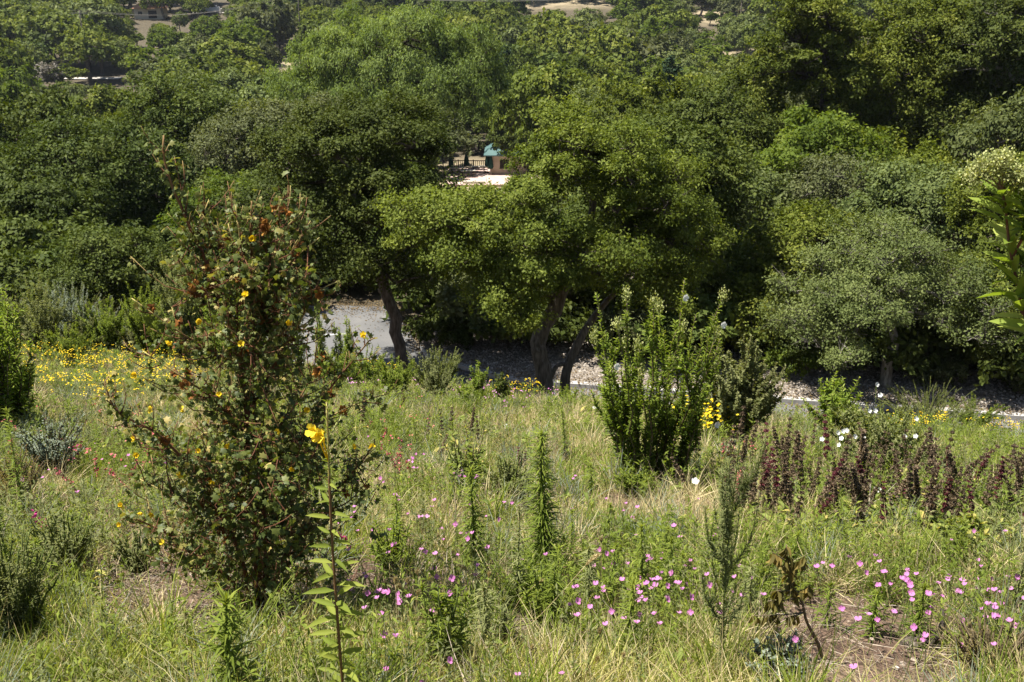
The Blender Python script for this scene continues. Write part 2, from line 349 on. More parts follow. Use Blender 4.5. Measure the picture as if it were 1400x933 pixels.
hero_tree('oak_tree', 1260, 60, [(1260, 60, 70, 60, 3, 0), (1220, 120, 60, 60, 3, 0), (1300, 140, 70, 60, 3, 0), (1240, 200, 80, 60, 3, 0)],
    'oak', 'bark', 140, 16, 34, .18, .34, 'big green oak beside the tallest oak on the right slope', clump_r=1.3, seed=14, low=-.5)
hero_tree('oak_tree', 1350, 57, [(1350, 70, 60, 65, 3, 0), (1390, 150, 60, 60, 3, 0), (1330, 190, 60, 50, 3, 0), (1400, 40, 50, 50, 3, 2)],
    'oak_dark', 'bark_pale', 130, 16, 34, .18, .34, 'dark green oak with a pale leaning trunk at the upper right edge', clump_r=1.3, seed=15, low=-.5)
hero_tree('broadleaf_tree', 1125, 47, [(1120, 190, 45, 30, 2, 0), (1150, 225, 50, 32, 2, -.5), (1090, 225, 40, 30, 1.8, -1)],
    'bright', 'bark', 80, 16, 32, .16, .17, 'bright green soft leaved tree among the darker oaks', clump_r=1.0, seed=16, low=-.5)
hero_tree('pepper_tree', 545, 96, [(480, 80, 85, 48, 6, 0), (560, 62, 90, 38, 6, 0), (630, 90, 55, 50, 5, 0), (430, 125, 62, 45, 5, -2), (520, 130, 80, 50, 5, -3), (600, 132, 70, 45, 5, -3), (645, 126, 36, 34, 4, -2), (470, 140, 55, 35, 4, -3), (668, 115, 16, 30, 3, 0)],
    'willow', 'bark_dark', 190, 18, 34, .26, .55, 'broad pale green spreading tree with soft drooping clumps, largest crown in the valley', clump_r=1.75, gap=1.3, flat=.9, seed=17, droop=.25, low=-.3, aspect=.35)
hero_tree('oak_tree', 130, 50, [(60, 260, 90, 60, 3, 0), (160, 250, 90, 60, 3, 0), (110, 220, 80, 40, 2.6, 1), (60, 320, 80, 50, 3, 0), (180, 310, 70, 55, 3, 0)],
    'oak_dark', 'bark_dark', 190, 17, 36, .17, .3, 'broad dark oak behind the left edge shrubs', clump_r=1.2, seed=18, low=-.5)
hero_tree('oak_tree', 150, 28, [(150, 360, 62, 44, 1.5, 0), (120, 385, 40, 35, 1.2, -.3), (185, 385, 35, 35, 1.2, 0)],
    'oak_dark', 'bark_dark', 90, 16, 32, .085, .14, 'small rounded olive green oak below the broad dark oak', clump_r=.6, seed=19, low=-.8)
hero_tree('oak_tree', 300, 46, [(300, 300, 60, 45, 2, 0), (340, 340, 60, 50, 2, 0), (270, 350, 60, 50, 2, 0)],
    'bright', 'bark_dark', 100, 15, 32, .15, .2, 'fresh green oak behind the top of the yellow flowered shrub', clump_r=1.0, seed=20, low=-.6)
hero_tree('oak_tree', 380, 62, [(370, 190, 80, 40, 3, 0), (330, 220, 60, 40, 3, 0), (420, 175, 50, 30, 3, 0), (330, 270, 60, 45, 3, 0)],
    'olive', 'bark', 120, 15, 30, .17, .25, 'olive brown tinted oak between the dark oak and the pale spreading tree', clump_r=1.3, seed=21, low=-.5)
hero_tree('oak_tree', 245, 66, [(245, 165, 60, 50, 3, 0), (280, 215, 60, 45, 3, 0), (205, 200, 55, 40, 3, 0)],
    'oak_dark', 'bark_dark', 120, 15, 30, .19, .3, 'very dark oak rising behind the broad left oak', clump_r=1.4, seed=22, low=-.5)
hero_tree('oak_tree', 985, 52, [(960, 175, 70, 40, 3, 0), (1010, 210, 50, 45, 2.6, 0), (930, 200, 50, 30, 2.4, 0)],
    'oak_dark', 'bark_dark', 110, 15, 32, .17, .26, 'dark glossy oak above the shaded oak near the road', clump_r=1.2, seed=23, low=-.5)
hero_tree('oak_tree', 1010, 44, [(1010, 280, 65, 50, 2.2, 0), (960, 260, 40, 40, 2, 0), (1060, 290, 40, 40, 2, 0)],
    'oak_grey', 'bark', 100, 15, 32, .14, .2, 'grey green oak standing under the dark glossy oak', clump_r=1.0, seed=24, low=-.6)

# --- forest filling the valley: shared crown shapes, one object per tree
def proto(nm, seed, h, w, leafmat, bark, ncl, K, nl, ls, clr, kind='oak', rt=.3, **kw):
    rng = np.random.default_rng(seed)
    if kind == 'cone':
        lobes = [[0, 0, h * t, w * (1.05 - t) * .55, w * (1.05 - t) * .55, h * .12] for t in np.linspace(.2, .95, 8)]
    elif kind == 'tall':
        lobes = [[rng.uniform(-.2, .2) * w, rng.uniform(-.2, .2) * w, h * t, w * .32, w * .32, h * .14] for t in np.linspace(.35, .9, 6)]
    else:
        lobes = [[0, 0, h * .55, w * .36, w * .36, h * .34]]
        for k in range(5): 
            a = rng.random() * 6.28; q = rng.uniform(.18, .34) * w; lobes.append([q * cos(a), q * sin(a), h * rng.uniform(.42, .75), w * rng.uniform(.18, .27), w * rng.uniform(.18, .27), h * rng.uniform(.16, .28)])
    gb, gl = crown_and_limbs(lobes, ncl, K, nl, ls, [[0, 0, -.5], [.1 * w * rng.uniform(-1, 1), .1, h * .3], [.05 * w, .05 * w * rng.uniform(-1, 1), h * .5]], rt, clump_r=clr, seed=seed, **kw)
    return gb.mesh('trunk', M[bark]), gl.mesh('crown', M[leafmat])
MID = [proto('', 31, 8.5, 10, 'oak', 'bark_dark', 62, 14, 32, .24, 1.25, twig=False), proto('', 32, 7.5, 9.5, 'oak_dark', 'bark_dark', 58, 14, 32, .24, 1.2, twig=False),
       proto('', 33, 9, 9, 'oak_grey', 'bark_pale', 58, 14, 30, .23, 1.2), proto('', 34, 8, 10, 'olive', 'bark', 56, 13, 28, .23, 1.2), proto('', 35, 7, 8.5, 'bright', 'bark', 50, 13, 30, .24, 1.15, twig=False),
       proto('', 36, 8.2, 10.5, 'oak', 'bark', 66, 13, 32, .25, 1.3, twig=False)]
FAR = [proto('', 41, 8, 10, 'oak', 'bark_dark', 40, 12, 34, .33, 1.4, twig=False, sides=4), proto('', 42, 7.5, 10, 'oak_dark', 'bark_dark', 40, 12, 34, .33, 1.4, twig=False, sides=4),
       proto('', 43, 8.5, 9.5, 'oak_grey', 'bark_pale', 38, 12, 32, .32, 1.4, twig=False, sides=4), proto('', 44, 7, 9.5, 'olive', 'bark', 36, 12, 32, .32, 1.4, twig=False, sides=4), proto('', 45, 7.5, 9, 'bright', 'bark', 36, 12, 32, .32, 1.35, twig=False, sides=4),
       proto('', 46, 8.8, 11, 'oak', 'bark', 42, 12, 34, .34, 1.45, twig=False, sides=4)]
TALL = proto('', 51, 15, 8, 'oak_grey', 'bark_pale', 50, 10, 26, .4, 1.3, kind='tall', twig=False)
CONE = proto('', 52, 14, 7, 'conifer', 'bark_dark', 90, 9, 22, .32, .9, kind='cone', twig=False, shell=.3, low=-1)
BARE = proto('', 53, 5, 7, 'grey_twig', 'bark_pale', 34, 10, 10, .3, 1.1)
SHR = [proto('', 61, 2.6, 4.2, 'oak_dark', 'bark_dark', 28, 9, 26, .2, .75, rt=.08, twig=False), proto('', 62, 2.2, 3.6, 'olive', 'bark', 26, 9, 24, .18, .65, rt=.08, twig=False), proto('', 63, 2.6, 3.8, 'bright', 'bark', 26, 9, 26, .18, .7, rt=.08, twig=False)]
print('protos', time.time() - T0)

# keep-clear windows: nothing nearer than ymax may project into them  (px0,px1,py0,py1,ymax)
CLEAR = [(618, 702, 172, 256, 122), (184, 232, 4, 32, 340), (287, 302, 4, 18, 360), (386, 400, 68, 96, 262), (728, 830, -20, 9, 365), (1166, 1204, 30, 54, 300), (118, 160, 107, 114, 225), (1005, 1055, 44, 64, 262), (950, 1000, 0, 12, 330)]
def allowed(x, y, h, w):
    p = np.array([[x, y, H(x, y) + h * .55]], float); px, py, dep = proj(p); px, py, s = px[0], py[0], FPX / dep[0]
    rx, ry = w * .5 * s, h * .5 * s
    for a, b, c, d, ym in CLEAR:
        if y < ym and px + rx * .9 > a and px - rx * .9 < b and py - ry * .95 < d and py + ry * .9 > c: return False
    return True
def occupied(x, y):
    for b, lb in TREES:
        for l in lb:
            if ((x - b[0] - l[0]) / (l[3] + 1.5)) ** 2 + ((y - b[1] - l[1]) / (l[4] + 2)) ** 2 < 1: return True
    return False
rng = np.random.default_rng(77)
KIND = [('dark green', 0), ('deep green', 1), ('grey green', 2), ('olive brown', 3), ('fresh green', 4), ('dark green', 0)]
TREE_ITEMS = []; far_pts = []; far_sh = []
def place_tree(x, y, kindi, s, sz, far, name='oak_tree', cat='tree', meshes=None, look=None):
    tm, cm = meshes or (FAR if far else MID)[kindi]
    z = float(H(x, y)); e = empty(name, (x, y, z), rng.random() * 6.28); e.scale = (s, s, sz)
    for nm, me in (('trunk', tm), ('crown', cm)):
        o = bpy.data.objects.new(nm, me); col.objects.link(o); o.parent = e
    p = proj(np.array([[x, y, z + 4 * sz]]))
    TREE_ITEMS.append([e, look or KIND[kindi][0], p[0][0], p[1][0], y, cat]); return e
y = 40.0
while y < 395:
    s = 6.6 + y * .022 if y < 250 else 11.0
    half = y * .60 + 8; x = -half + rng.random() * s
    while x < half:
        xx = x + rng.uniform(-.3, .3) * s; yy = y + rng.uniform(-.35, .35) * s
        x += s * rng.uniform(.85, 1.15)
        n = math.sin(xx * .05 + 2) + math.sin(yy * .045 + xx * .02) + rng.normal() * .8
        ki = 1 if n > 1.1 else 0 if n > .3 else 5 if n > -.3 else 2 if n > -.9 else (3 if rng.random() < .5 else 4)
        sc = s / 9.3 * rng.uniform(.7, 1.35); scz = sc * rng.uniform(.8, 1.35)
        if xx > 18 and yy < 110: scz *= 1.35
        for tr in range(3):
            if allowed(xx, yy, 8.5 * scz, 10 * sc): break
            sc *= .62; scz *= .62
        else:
            if allowed(xx, yy, 2.2, 3) and yy > 60: far_sh.append((xx, yy))
            continue
        if (yy < 112 and occupied(xx, yy)) or (yy < 47 and xx > -11): continue
        if y > 172: far_pts.append((xx, yy, ki, sc * 1.05, scz)); continue
        place_tree(xx, yy, ki, sc, scz, yy > 105)
    y += s * .86
print('trees', len(TREE_ITEMS), 'far', len(far_pts), time.time() - T0)
# far wood as one mass
def far_wood():
    gs = {}
    for i in range(6):
        tm, cm = FAR[i]
        for nm, me in (('c', cm), ('t', tm)):
            n = len(me.vertices); V = np.empty(n * 3, np.float32); me.vertices.foreach_get('co', V); V = V.reshape(-1, 3)
            nf = len(me.polygons); lo = np.empty(len(me.loops), np.int32); me.loops.foreach_get('vertex_index', lo)
            A = np.empty(n, np.float32); me.attributes['rnd'].data.foreach_get('value', A)
            gs[i, nm] = (V.astype(float), lo.reshape(-1, 4)[::4] if nm == 'c' else lo.reshape(-1, 4), A)
    root = None
    G = {}
    for x, y, k, s, sz in far_pts:
        a = rng.random() * 6.28; R2 = np.array([[cos(a), -sin(a)], [sin(a), cos(a)]])
        for nm in 'ct':
            V, F, A = gs[k, nm]; W = V.copy(); W[:, :2] = (V[:, :2] * s) @ R2.T; W[:, 2] *= sz; W += [x, y, float(H(x, y))]
            if nm == 'c': 
                q = W[F]; c = q.mean(1, keepdims=True); q = c + (q - c) * 1.75; rr = np.repeat(A[F[:, 0]], 4)
                g = G.setdefault(('oak', 'oak_dark', 'oak_grey', 'olive', 'bright', 'oak')[k], Geo()); g.add(q.reshape(-1, 3), [np.arange(len(q) * 4).reshape(-1, 4)], np.clip(rr + rng.normal() * .12, 0, 1))
            else: G.setdefault('bark', Geo()).add(W, [F])
    for k, g in G.items():
        o = g.obj('distant_woodland', M[k]); tag(o, label='far off wooded slope merging into one mass of crowns', cat='woodland', kind='stuff', group='far wooded slope')
far_wood()
print('farwood', time.time() - T0)
# special trees
def special(px, base_py_y, me, look, name='oak_tree', s=1, sz=1, cat='tree', label=None):
    y = base_py_y; x = 0
    for _ in range(8): z = float(H(x, y)); x = (px - CX) / FPX * (y * cp - z * sp)
    e = place_tree(x, y, 0, s, sz, False, name, cat, me, look)
    if label: TREE_ITEMS.pop(); tag(e, label, cat)
    return e
special(908, 108, CONE, '', 'conifer_tree', .9, 1.0, label='slender dark conifer rising from the oaks above the middle of the valley')
special(693, 165, CONE, '', 'conifer_tree', .9, 1.0, label='dark conifer beside the top of the broad pale spreading tree')
special(965, 120, TALL, '', 'eucalyptus_tree', .9, .75, label='pale grey loose eucalyptus just behind the slender dark conifer')
special(135, 135, BARE, '', 'dead_oak_tree', 1.2, 1.1, label='leafless grey tree among the green oaks on the left')
special(50, 215, BARE, '', 'dead_oak_tree', 1.4, 1.2, label='leafless grey crown just below the far pale road')
for i, (px, yy, s) in enumerate([(420, 330, .9), (458, 335, 1.0), (505, 322, .95), (545, 325, 1.1), (585, 330, .9), (398, 318, .8), (640, 330, .9)]):
    special(px, yy, TALL, 'grey trunked', 'eucalyptus_tree', s, s, 'eucalyptus')

# ------------------------------------------------------------------ ground sheet
def axis(lo, hi, fine_lo, fine_hi, step, grow=1.12):
    a = list(np.arange(fine_lo, fine_hi + 1e-6, step)); d = step
    while a[-1] < hi: d *= grow; a.append(a[-1] + d)
    d = step
    while a[0] > lo: d *= grow; a.insert(0, a[0] - d)
    return np.array(a)
xs = axis(-900, 900, -14, 14, .14); ys = axis(-60, 1600, 1, 22, .14, 1.05)
XX, YY = np.meshgrid(xs, ys); ZZ = H(XX, YY)
near = np.exp(-((YY - 8) / 14) ** 2)
ZZ = ZZ + near * (.02 * R.normal(size=ZZ.shape))
onroad = (YY > y_near(XX) - .6) & (YY < y_far(XX) + 3.2)
ZZ[onroad] = np.minimum(ZZ[onroad], ROAD - .0) - .02 * (abs(ZZ[onroad] - ROAD) < .3)
g = Geo(); nx, ny = len(xs), len(ys)
idx = np.arange(nx * ny).reshape(ny, nx)
F = np.stack([idx[:-1, :-1], idx[:-1, 1:], idx[1:, 1:], idx[1:, :-1]], -1).reshape(-1, 4)
# attribute: 1 where the soil is bare pale dry grass clearing, .5 forest litter, 0 meadow soil
att = np.where(YY < y_near(XX) + 0, 0.0, .5)
CLR = [(-55, 265, 6, 14), (22, 378, 34, 14), (108, 318, 14, 10), (62, 272, 16, 10), (-3, 124, 9, 14), (78, 345, 20, 14), (160, 345, 20, 18), (38, 75, 6, 8)]
for cx_, cy_, rx_, ry_ in CLR: att = np.maximum(att, np.where(((XX - cx_) / rx_) ** 2 + ((YY - cy_) / ry_) ** 2 < 1, 1.0, 0))
g.add(np.stack([XX, YY, ZZ], -1), [F], att.ravel())
m, nt = mat('soil and litter'); L = nt.links.new
tc = N(nt, 'ShaderNodeTexCoord'); a = N(nt, 'ShaderNodeAttribute', attribute_name='rnd')
n1 = N(nt, 'ShaderNodeTexNoise'); n1.inputs['Scale'].default_value = 1.3; n1.inputs['Detail'].default_value = 9; n1.inputs['Roughness'].default_value = .65; L(tc.outputs['Object'], n1.inputs['Vector'])
n2 = N(nt, 'ShaderNodeTexNoise'); n2.inputs['Scale'].default_value = 26; n2.inputs['Detail'].default_value = 6; L(tc.outputs['Object'], n2.inputs['Vector'])
vo = N(nt, 'ShaderNodeTexVoronoi'); vo.inputs['Scale'].default_value = 38; L(tc.outputs['Object'], vo.inputs['Vector'])
soil = ramp(nt, [(.3, (.075, .048, .034)), (.5, (.13, .088, .062)), (.7, (.20, .145, .105))]); L(n1.outputs['Fac'], soil.inputs['Fac'])
fine = ramp(nt, [(.3, (.55, .55, .55)), (.7, (1.3, 1.25, 1.2))]); L(n2.outputs['Fac'], fine.inputs['Fac'])
mm = N(nt, 'ShaderNodeMix', data_type='RGBA', blend_type='MULTIPLY'); mm.inputs['Factor'].default_value = 1; L(soil.outputs[0], mm.inputs['A']); L(fine.outputs[0], mm.inputs['B'])
lit = ramp(nt, [(.3, (.05, .042, .028)), (.55, (.085, .07, .045)), (.75, (.13, .105, .07))]); L(n1.outputs['Fac'], lit.inputs['Fac'])
dry = ramp(nt, [(.3, (.16, .135, .08)), (.5, (.27, .22, .14)), (.72, (.38, .31, .20))]); 
n3 = N(nt, 'ShaderNodeTexNoise'); n3.inputs['Scale'].default_value = .25; n3.inputs['Detail'].default_value = 9; L(tc.outputs['Object'], n3.inputs['Vector']); L(n3.outputs['Fac'], dry.inputs['Fac'])
f1 = N(nt, 'ShaderNodeMapRange'); f1.inputs['From Max'].default_value = .5; L(a.outputs['Fac'], f1.inputs['Value'])
f2 = N(nt, 'ShaderNodeMapRange'); f2.inputs['From Min'].default_value = .5; f2.inputs['From Max'].default_value = 1; L(a.outputs['Fac'], f2.inputs['Value'])
x1 = N(nt, 'ShaderNodeMix', data_type='RGBA'); L(f1.outputs[0], x1.inputs['Factor']); L(mm.outputs['Result'], x1.inputs['A']); L(lit.outputs[0], x1.inputs['B'])
x2 = N(nt, 'ShaderNodeMix', data_type='RGBA'); L(f2.outputs[0], x2.inputs['Factor']); L(x1.outputs['Result'], x2.inputs['A']); L(dry.outputs[0], x2.inputs['B'])
p = N(nt, 'ShaderNodeBsdfPrincipled'); p.inputs['Roughness'].default_value = .95; p.inputs['Specular IOR Level'].default_value = .15; L(x2.outputs['Result'], p.inputs['Base Color'])
ad = N(nt, 'ShaderNodeMath', operation='ADD'); L(n2.outputs['Fac'], ad.inputs[0]); L(vo.outputs['Distance'], ad.inputs[1])
b = N(nt, 'ShaderNodeBump'); b.inputs['Strength'].default_value = .8; b.inputs['Distance'].default_value = .03; L(ad.outputs[0], b.inputs['Height']); L(b.outputs[0], p.inputs['Normal'])
o = N(nt, 'ShaderNodeOutputMaterial'); L(p.outputs[0], o.inputs['Surface'])
M['soil'] = m
tag(g.obj('ground', M['soil']), kind='structure')

# ------------------------------------------------------------------ road
M['asphalt'] = noise_mat('asphalt', [(.07, .07, .07), (.115, .115, .113), (.13, .128, .124), (.17, .165, .155)], scale=.8, bump=.3, bscale=60, detail=12, rough=.85)
M['concrete'] = noise_mat('kerb concrete', [(.30, .29, .27), (.40, .385, .36)], scale=3, bump=.1, rough=.85)
M['gravelm'] = noise_mat('pale gravel', [(.11, .09, .07), (.21, .18, .145), (.33, .29, .24)], scale=14, bump=1, bscale=30, rough=.95)
M['paint'] = noise_mat('white road paint', [(.6, .6, .58), (.75, .75, .72)], scale=10, bump=0, rough=.7)
RX = np.linspace(-60, 45, 211)
def strip(g, x, ya, yb, z, n=6, zf=None):
    t = np.linspace(0, 1, n)[:, None]; Y = ya[None] * (1 - t) + yb[None] * t; X = np.broadcast_to(x, Y.shape); Z = np.full(Y.shape, z) if zf is None else zf(X, Y)
    ix = np.arange(Y.size).reshape(Y.shape); g.add(np.stack([X, Y, Z], -1), [np.stack([ix[:-1, :-1], ix[:-1, 1:], ix[1:, 1:], ix[1:, :-1]], -1).reshape(-1, 4)])
g = Geo(); strip(g, RX, y_near(RX), y_far(RX), ROAD + .02); tag(g.obj('road', M['asphalt']), kind='structure')
g = Geo()
KX = np.linspace(-2.9, 45, 160)
for ya, yb, z0, z1 in ((0, .0, .02, .15), (0, .22, .15, .15), (.22, .22, .15, -.1)):
    t = [0, 1]; Y = np.stack([y_far(KX) + ya, y_far(KX) + yb]); Z = np.stack([np.full(len(KX), ROAD + z0), np.full(len(KX), ROAD + z1)]); ix = np.arange(Y.size).reshape(Y.shape)
    g.add(np.stack([np.broadcast_to(KX, Y.shape), Y, Z], -1), [np.stack([ix[:-1, :-1], ix[:-1, 1:], ix[1:, 1:], ix[1:, :-1]], -1).reshape(-1, 4)])
tag(g.obj('kerb', M['concrete'], flat=True), kind='structure')
g = Geo(); box(g, (-5.8, 31.6, ROAD + .03), (.7, .12, .004), .1); tag(g.obj('road_marking', M['paint']), kind='structure')
g = Geo(); strip(g, KX, y_far(KX) + .22, y_far(KX) + 3.4, 0, 8, lambda X, Y: np.maximum(ROAD + .13 - .0 * Y, H(X, Y) + .06)); tag(g.obj('gravel_bank', M['gravelm']), kind='structure')
# gravel stones (uncountable)
def stones(g, P, s):
    n = len(P); th = np.array([[1, 0, 0], [0, 1, 0], [-1, 0, 0], [0, -1, 0], [0, 0, .7], [0, 0, -.3]]); q = R.normal(size=(n, 6, 1)) * .15 + 1
    a = R.random(n) * 6.28; c, sn = np.cos(a), np.sin(a); V = th[None] * q * (s[:, None, None] * R.uniform(.6, 1.3, (n, 1, 3)))
    V = np.stack([V[..., 0] * c[:, None] - V[..., 1] * sn[:, None], V[..., 0] * sn[:, None] + V[..., 1] * c[:, None], V[..., 2]], -1) + P[:, None]
    f = np.array([[0, 1, 4], [1, 2, 4], [2, 3, 4], [3, 0, 4], [1, 0, 5], [2, 1, 5], [3, 2, 5], [0, 3, 5]]); g.add(V, [(f[None] + (np.arange(n) * 6)[:, None, None]).reshape(-1, 3)], np.repeat(R.random(n), 6))
M['stone'] = leaf_mat('gravel stones', [(.13, .11, .09), (.24, .205, .17), (.40, .36, .31)], trans=0, rough=.9, objvar=0, spec=.15)
n = 14000; x = R.uniform(-2.5, 22, n); yy = y_far(x) + R.uniform(.3, 3.6, n); g = Geo(); stones(g, np.stack([x, yy, np.maximum(ROAD + .14, H(x, yy) + .07)], -1), R.uniform(.02, .055, n))
tag(g.obj('gravel', M['stone'], flat=True), 'pale gravel covering the bank beyond the road kerb', 'gravel', kind='stuff')
M['leaf_litter'] = leaf_mat('fallen leaves', [(.06, .04, .022), (.13, .09, .045), (.22, .16, .08)], trans=.1, objvar=0)
n = 15000; x = R.uniform(-14, 20, n); yf = y_far(x); k = R.random(n); yy = yf + np.where(k < .55, R.normal(size=n) * .45, np.where(k < .8, -abs(R.normal(size=n)) * 1.6, R.uniform(.3, 3.4, n))); zz = np.maximum(np.where(yy < yf, ROAD + .035, np.where(x > -2.9, ROAD + .17, H(x, yy) + .03)), H(x, yy) + .02); g = Geo(); inst(g, TQ(.2), np.stack([x, yy, zz], 1), unit(np.stack([R.normal(size=n), R.normal(size=n), .15 * R.normal(size=n)], 1)), rdir(n) * .3 + [0, 0, 1], .065, .035)
tag(g.obj('leaf_litter', M['leaf_litter']), 'brown fallen leaves along the road kerb and bank', 'litter', kind='stuff')
# far pale road
M['far_road'] = noise_mat('pale dirt road', [(.34, .31, .27), (.46, .43, .39)], scale=.6, bump=0)
g = Geo(); fx = np.linspace(-120, -88, 40); strip(g, fx, 237 + .02 * fx, 240 + .02 * fx, 0, 4, lambda X, Y: H(X, Y) + .25); tag(g.obj('dirt_road', M['far_road']), kind='structure')

# ------------------------------------------------------------------ automatic wording for repeats
LAND = [('the tile roofed house', 208, 20), ('the far pale road', 100, 112), ('the broad pale spreading tree', 540, 110), ('the dry grass gap', 393, 82), ('the slender conifer', 908, 75), ('the green roofed pavilion', 690, 205), ('the tallest oak', 1110, 120),
        ('the sunny clearing', 1185, 45), ('the dry field', 780, 5), ('the right edge oaks', 1350, 150), ('the terraced wall', 1030, 55), ('the very dark oak', 245, 165), ('the broad dark left oak', 90, 230), ('the leafless grey tree', 135, 160), ('the power pole', 122, 55), ('the dark glossy oak', 975, 190), ('the eucalyptus row', 480, 20)]
def wording(items, land, lead, order=lambda i: i[2]):
    """items: [obj, look, px, py, y, cat]; sets unique labels"""
    from collections import defaultdict
    B = defaultdict(list)
    for it in items:
        px, py = it[2], it[3]; d = [math.hypot(px - l[1], (py - l[2]) * 1.5) for l in land]; l = land[int(np.argmin(d))]
        dx, dy = px - l[1], py - l[2]
        rel = ('right of' if dx > 0 else 'left of') if abs(dx) > abs(dy) * 1.3 else ('just below' if dy > 0 else 'just above')
        B[it[1], rel, l[0]].append(it)
    words = ['first', 'second', 'third', 'fourth', 'fifth', 'sixth', 'seventh', 'eighth', 'ninth', 'tenth', 'eleventh', 'twelfth', 'thirteenth', 'fourteenth', 'fifteenth', 'sixteenth', 'seventeenth', 'eighteenth', 'nineteenth', 'twentieth']
    for (look, rel, l), its in B.items():
        its.sort(key=order)
        for k, it in enumerate(its):
            t = f'{look} {lead} {rel} {l}'.replace('  ', ' ')
            if len(its) > 1: t += f', {words[k] if k < 20 else "number %d" % (k + 1)} from left'
            it[0]['label'] = t; it[0]['category'] = it[5]
import importlib
oaks = [t for t in TREE_ITEMS if t[5] == 'tree']; wording(oaks, LAND, 'oak')
for t in oaks: t[0]['group'] = 'oaks filling the valley'
eu = [t for t in TREE_ITEMS if t[5] == 'eucalyptus']; wording(eu, [('the far power line', 520, -400)], 'eucalyptus')
for t in eu: t[0]['group'] = 'eucalyptus row on the far slope'
#PART2
# ------------------------------------------------------------------ built things in the valley
def gpos(px, y):
    x = 0
    for _ in range(10): z = float(H(x, y)); x = (px - CX) / FPX * (y * cp - z * sp)
    return np.array([x, y, z])
M['stucco'] = noise_mat('tan stucco', [(.36, .30, .22), (.44, .37, .28)], scale=2, bump=.1)
M['green_roof'] = noise_mat('green metal roof', [(.055, .11, .105), (.085, .15, .145)], scale=1, bump=0, rough=.5)
M['tile'] = noise_mat('orange roof tile', [(.42, .20, .11), (.60, .32, .19)], scale=4, bump=.3)
M['cream'] = noise_mat('cream wall', [(.46, .40, .30), (.55, .49, .38)], scale=1, bump=0)
M['dark'] = noise_mat('dark opening', [(.015, .012, .01), (.03, .025, .02)], scale=1, bump=0)
M['wood'] = noise_mat('dark stained wood', [(.035, .022, .015), (.07, .045, .03)], scale=3, bump=0)
M['umb'] = noise_mat('dark green canvas', [(.008, .035, .026), (.015, .055, .04)], scale=3, bump=0)
M['paving'] = noise_mat('pink paving', [(.36, .25, .21), (.50, .38, .33)], scale=1.2, bump=0)
M['palewall'] = noise_mat('pale stone wall', [(.42, .38, .30), (.58, .54, .46)], scale=1.5, bump=.2)
g = Geo(); box(g, (-1.5, 123.6, -23.93), (13, 10.5, .5)); pt = tag(g.obj('patio', M['paving'], flat=True), kind='structure')
b0 = at(703, 227, 127); e = empty('pavilion', (b0[0], 127, -23.7), label='small pavilion with a green hipped roof and tan walls half hidden by oaks', cat='pavilion')
g = Geo(); box(g, (0, 0, 1.25), (5.9, 4.6, 2.5)); g.obj('wall', M['stucco'], e, flat=True)
g = Geo(); V = [[-3.7, -3.0, 2.45], [3.7, -3, 2.45], [3.7, 3, 2.45], [-3.7, 3, 2.45], [-1.2, 0, 4.55], [1.2, 0, 4.55], [-3.7, -3, 2.33], [3.7, -3, 2.33], [3.7, 3, 2.33], [-3.7, 3, 2.33]]
g.add(V, [np.array([[0, 1, 5, 4], [2, 3, 4, 5], [0, 6, 7, 1], [1, 7, 8, 2], [2, 8, 9, 3], [3, 9, 6, 0], [6, 9, 8, 7]]), np.array([[1, 2, 5], [3, 0, 4]])]); g.obj('roof', M['green_roof'], e, flat=True)
g = Geo(); box(g, (-1.2, -2.32, 1.25), (1.1, .08, 1.1)); g.obj('window', M['dark'], e, flat=True)
def umbrella(px, y, lb):
    p = gpos(px, y); e = empty('patio_umbrella', (p[0], y, -23.68), label=lb, cat='umbrella', group='closed umbrellas on the patio')
    g = Geo(); tube(g, [[0, 0, 0], [0, 0, 2.6]], .03, 6); box(g, (0, 0, .05), (.5, .5, .1)); g.obj('pole', M['wood'], e)
    g = Geo(); z = np.array([.75, .95, 1.5, 2.2, 2.62]); r = np.array([.20, .30, .25, .13, .03]); a = np.linspace(0, 2 * pi, 17)[:-1]
    V = np.array([[rr * (1 + .18 * (-1) ** k) * cos(t), rr * (1 + .18 * (-1) ** k) * sin(t), zz] for zz, rr in zip(z, r) for k, t in enumerate(a)])
    F = [[i * 16 + j, i * 16 + (j + 1) % 16, (i + 1) * 16 + (j + 1) % 16, (i + 1) * 16 + j] for i in range(4) for j in range(16)]; g.add(V, [np.array(F)]); g.obj('canopy', M['umb'], e)
umbrella(617, 125.5, 'closed dark green umbrella nearest the big dark oak'); umbrella(638, 126.2, 'closed dark green umbrella in the middle of the patio rail'); umbrella(666.5, 125.6, 'closed dark green umbrella beside the pavilion corner')
umbrella(671, 124.4, 'small closed green umbrella against the pavilion wall')
e = empty('wooden_railing', (0, 128.2, -23.68), label='dark wooden railing along the far side of the patio', cat='railing')
x0, x1 = gpos(606, 128)[0], gpos(668, 128)[0]
g = Geo(); box(g, ((x0 + x1) / 2, 0, 1.05), (x1 - x0, .12, .09)); box(g, ((x0 + x1) / 2, 0, .15), (x1 - x0, .05, .07)); g.obj('rail', M['wood'], e, flat=True)
g = Geo()
for x in np.arange(x0, x1, .24): box(g, (x, 0, .6), (.07, .05, .84))
g.obj('balusters', M['wood'], e, flat=True)
for x in np.linspace(x0, x1, 4): g = Geo(); box(g, (x, -.09, .6), (.14, .05, 1.2)); g.obj('post', M['wood'], e, flat=True)
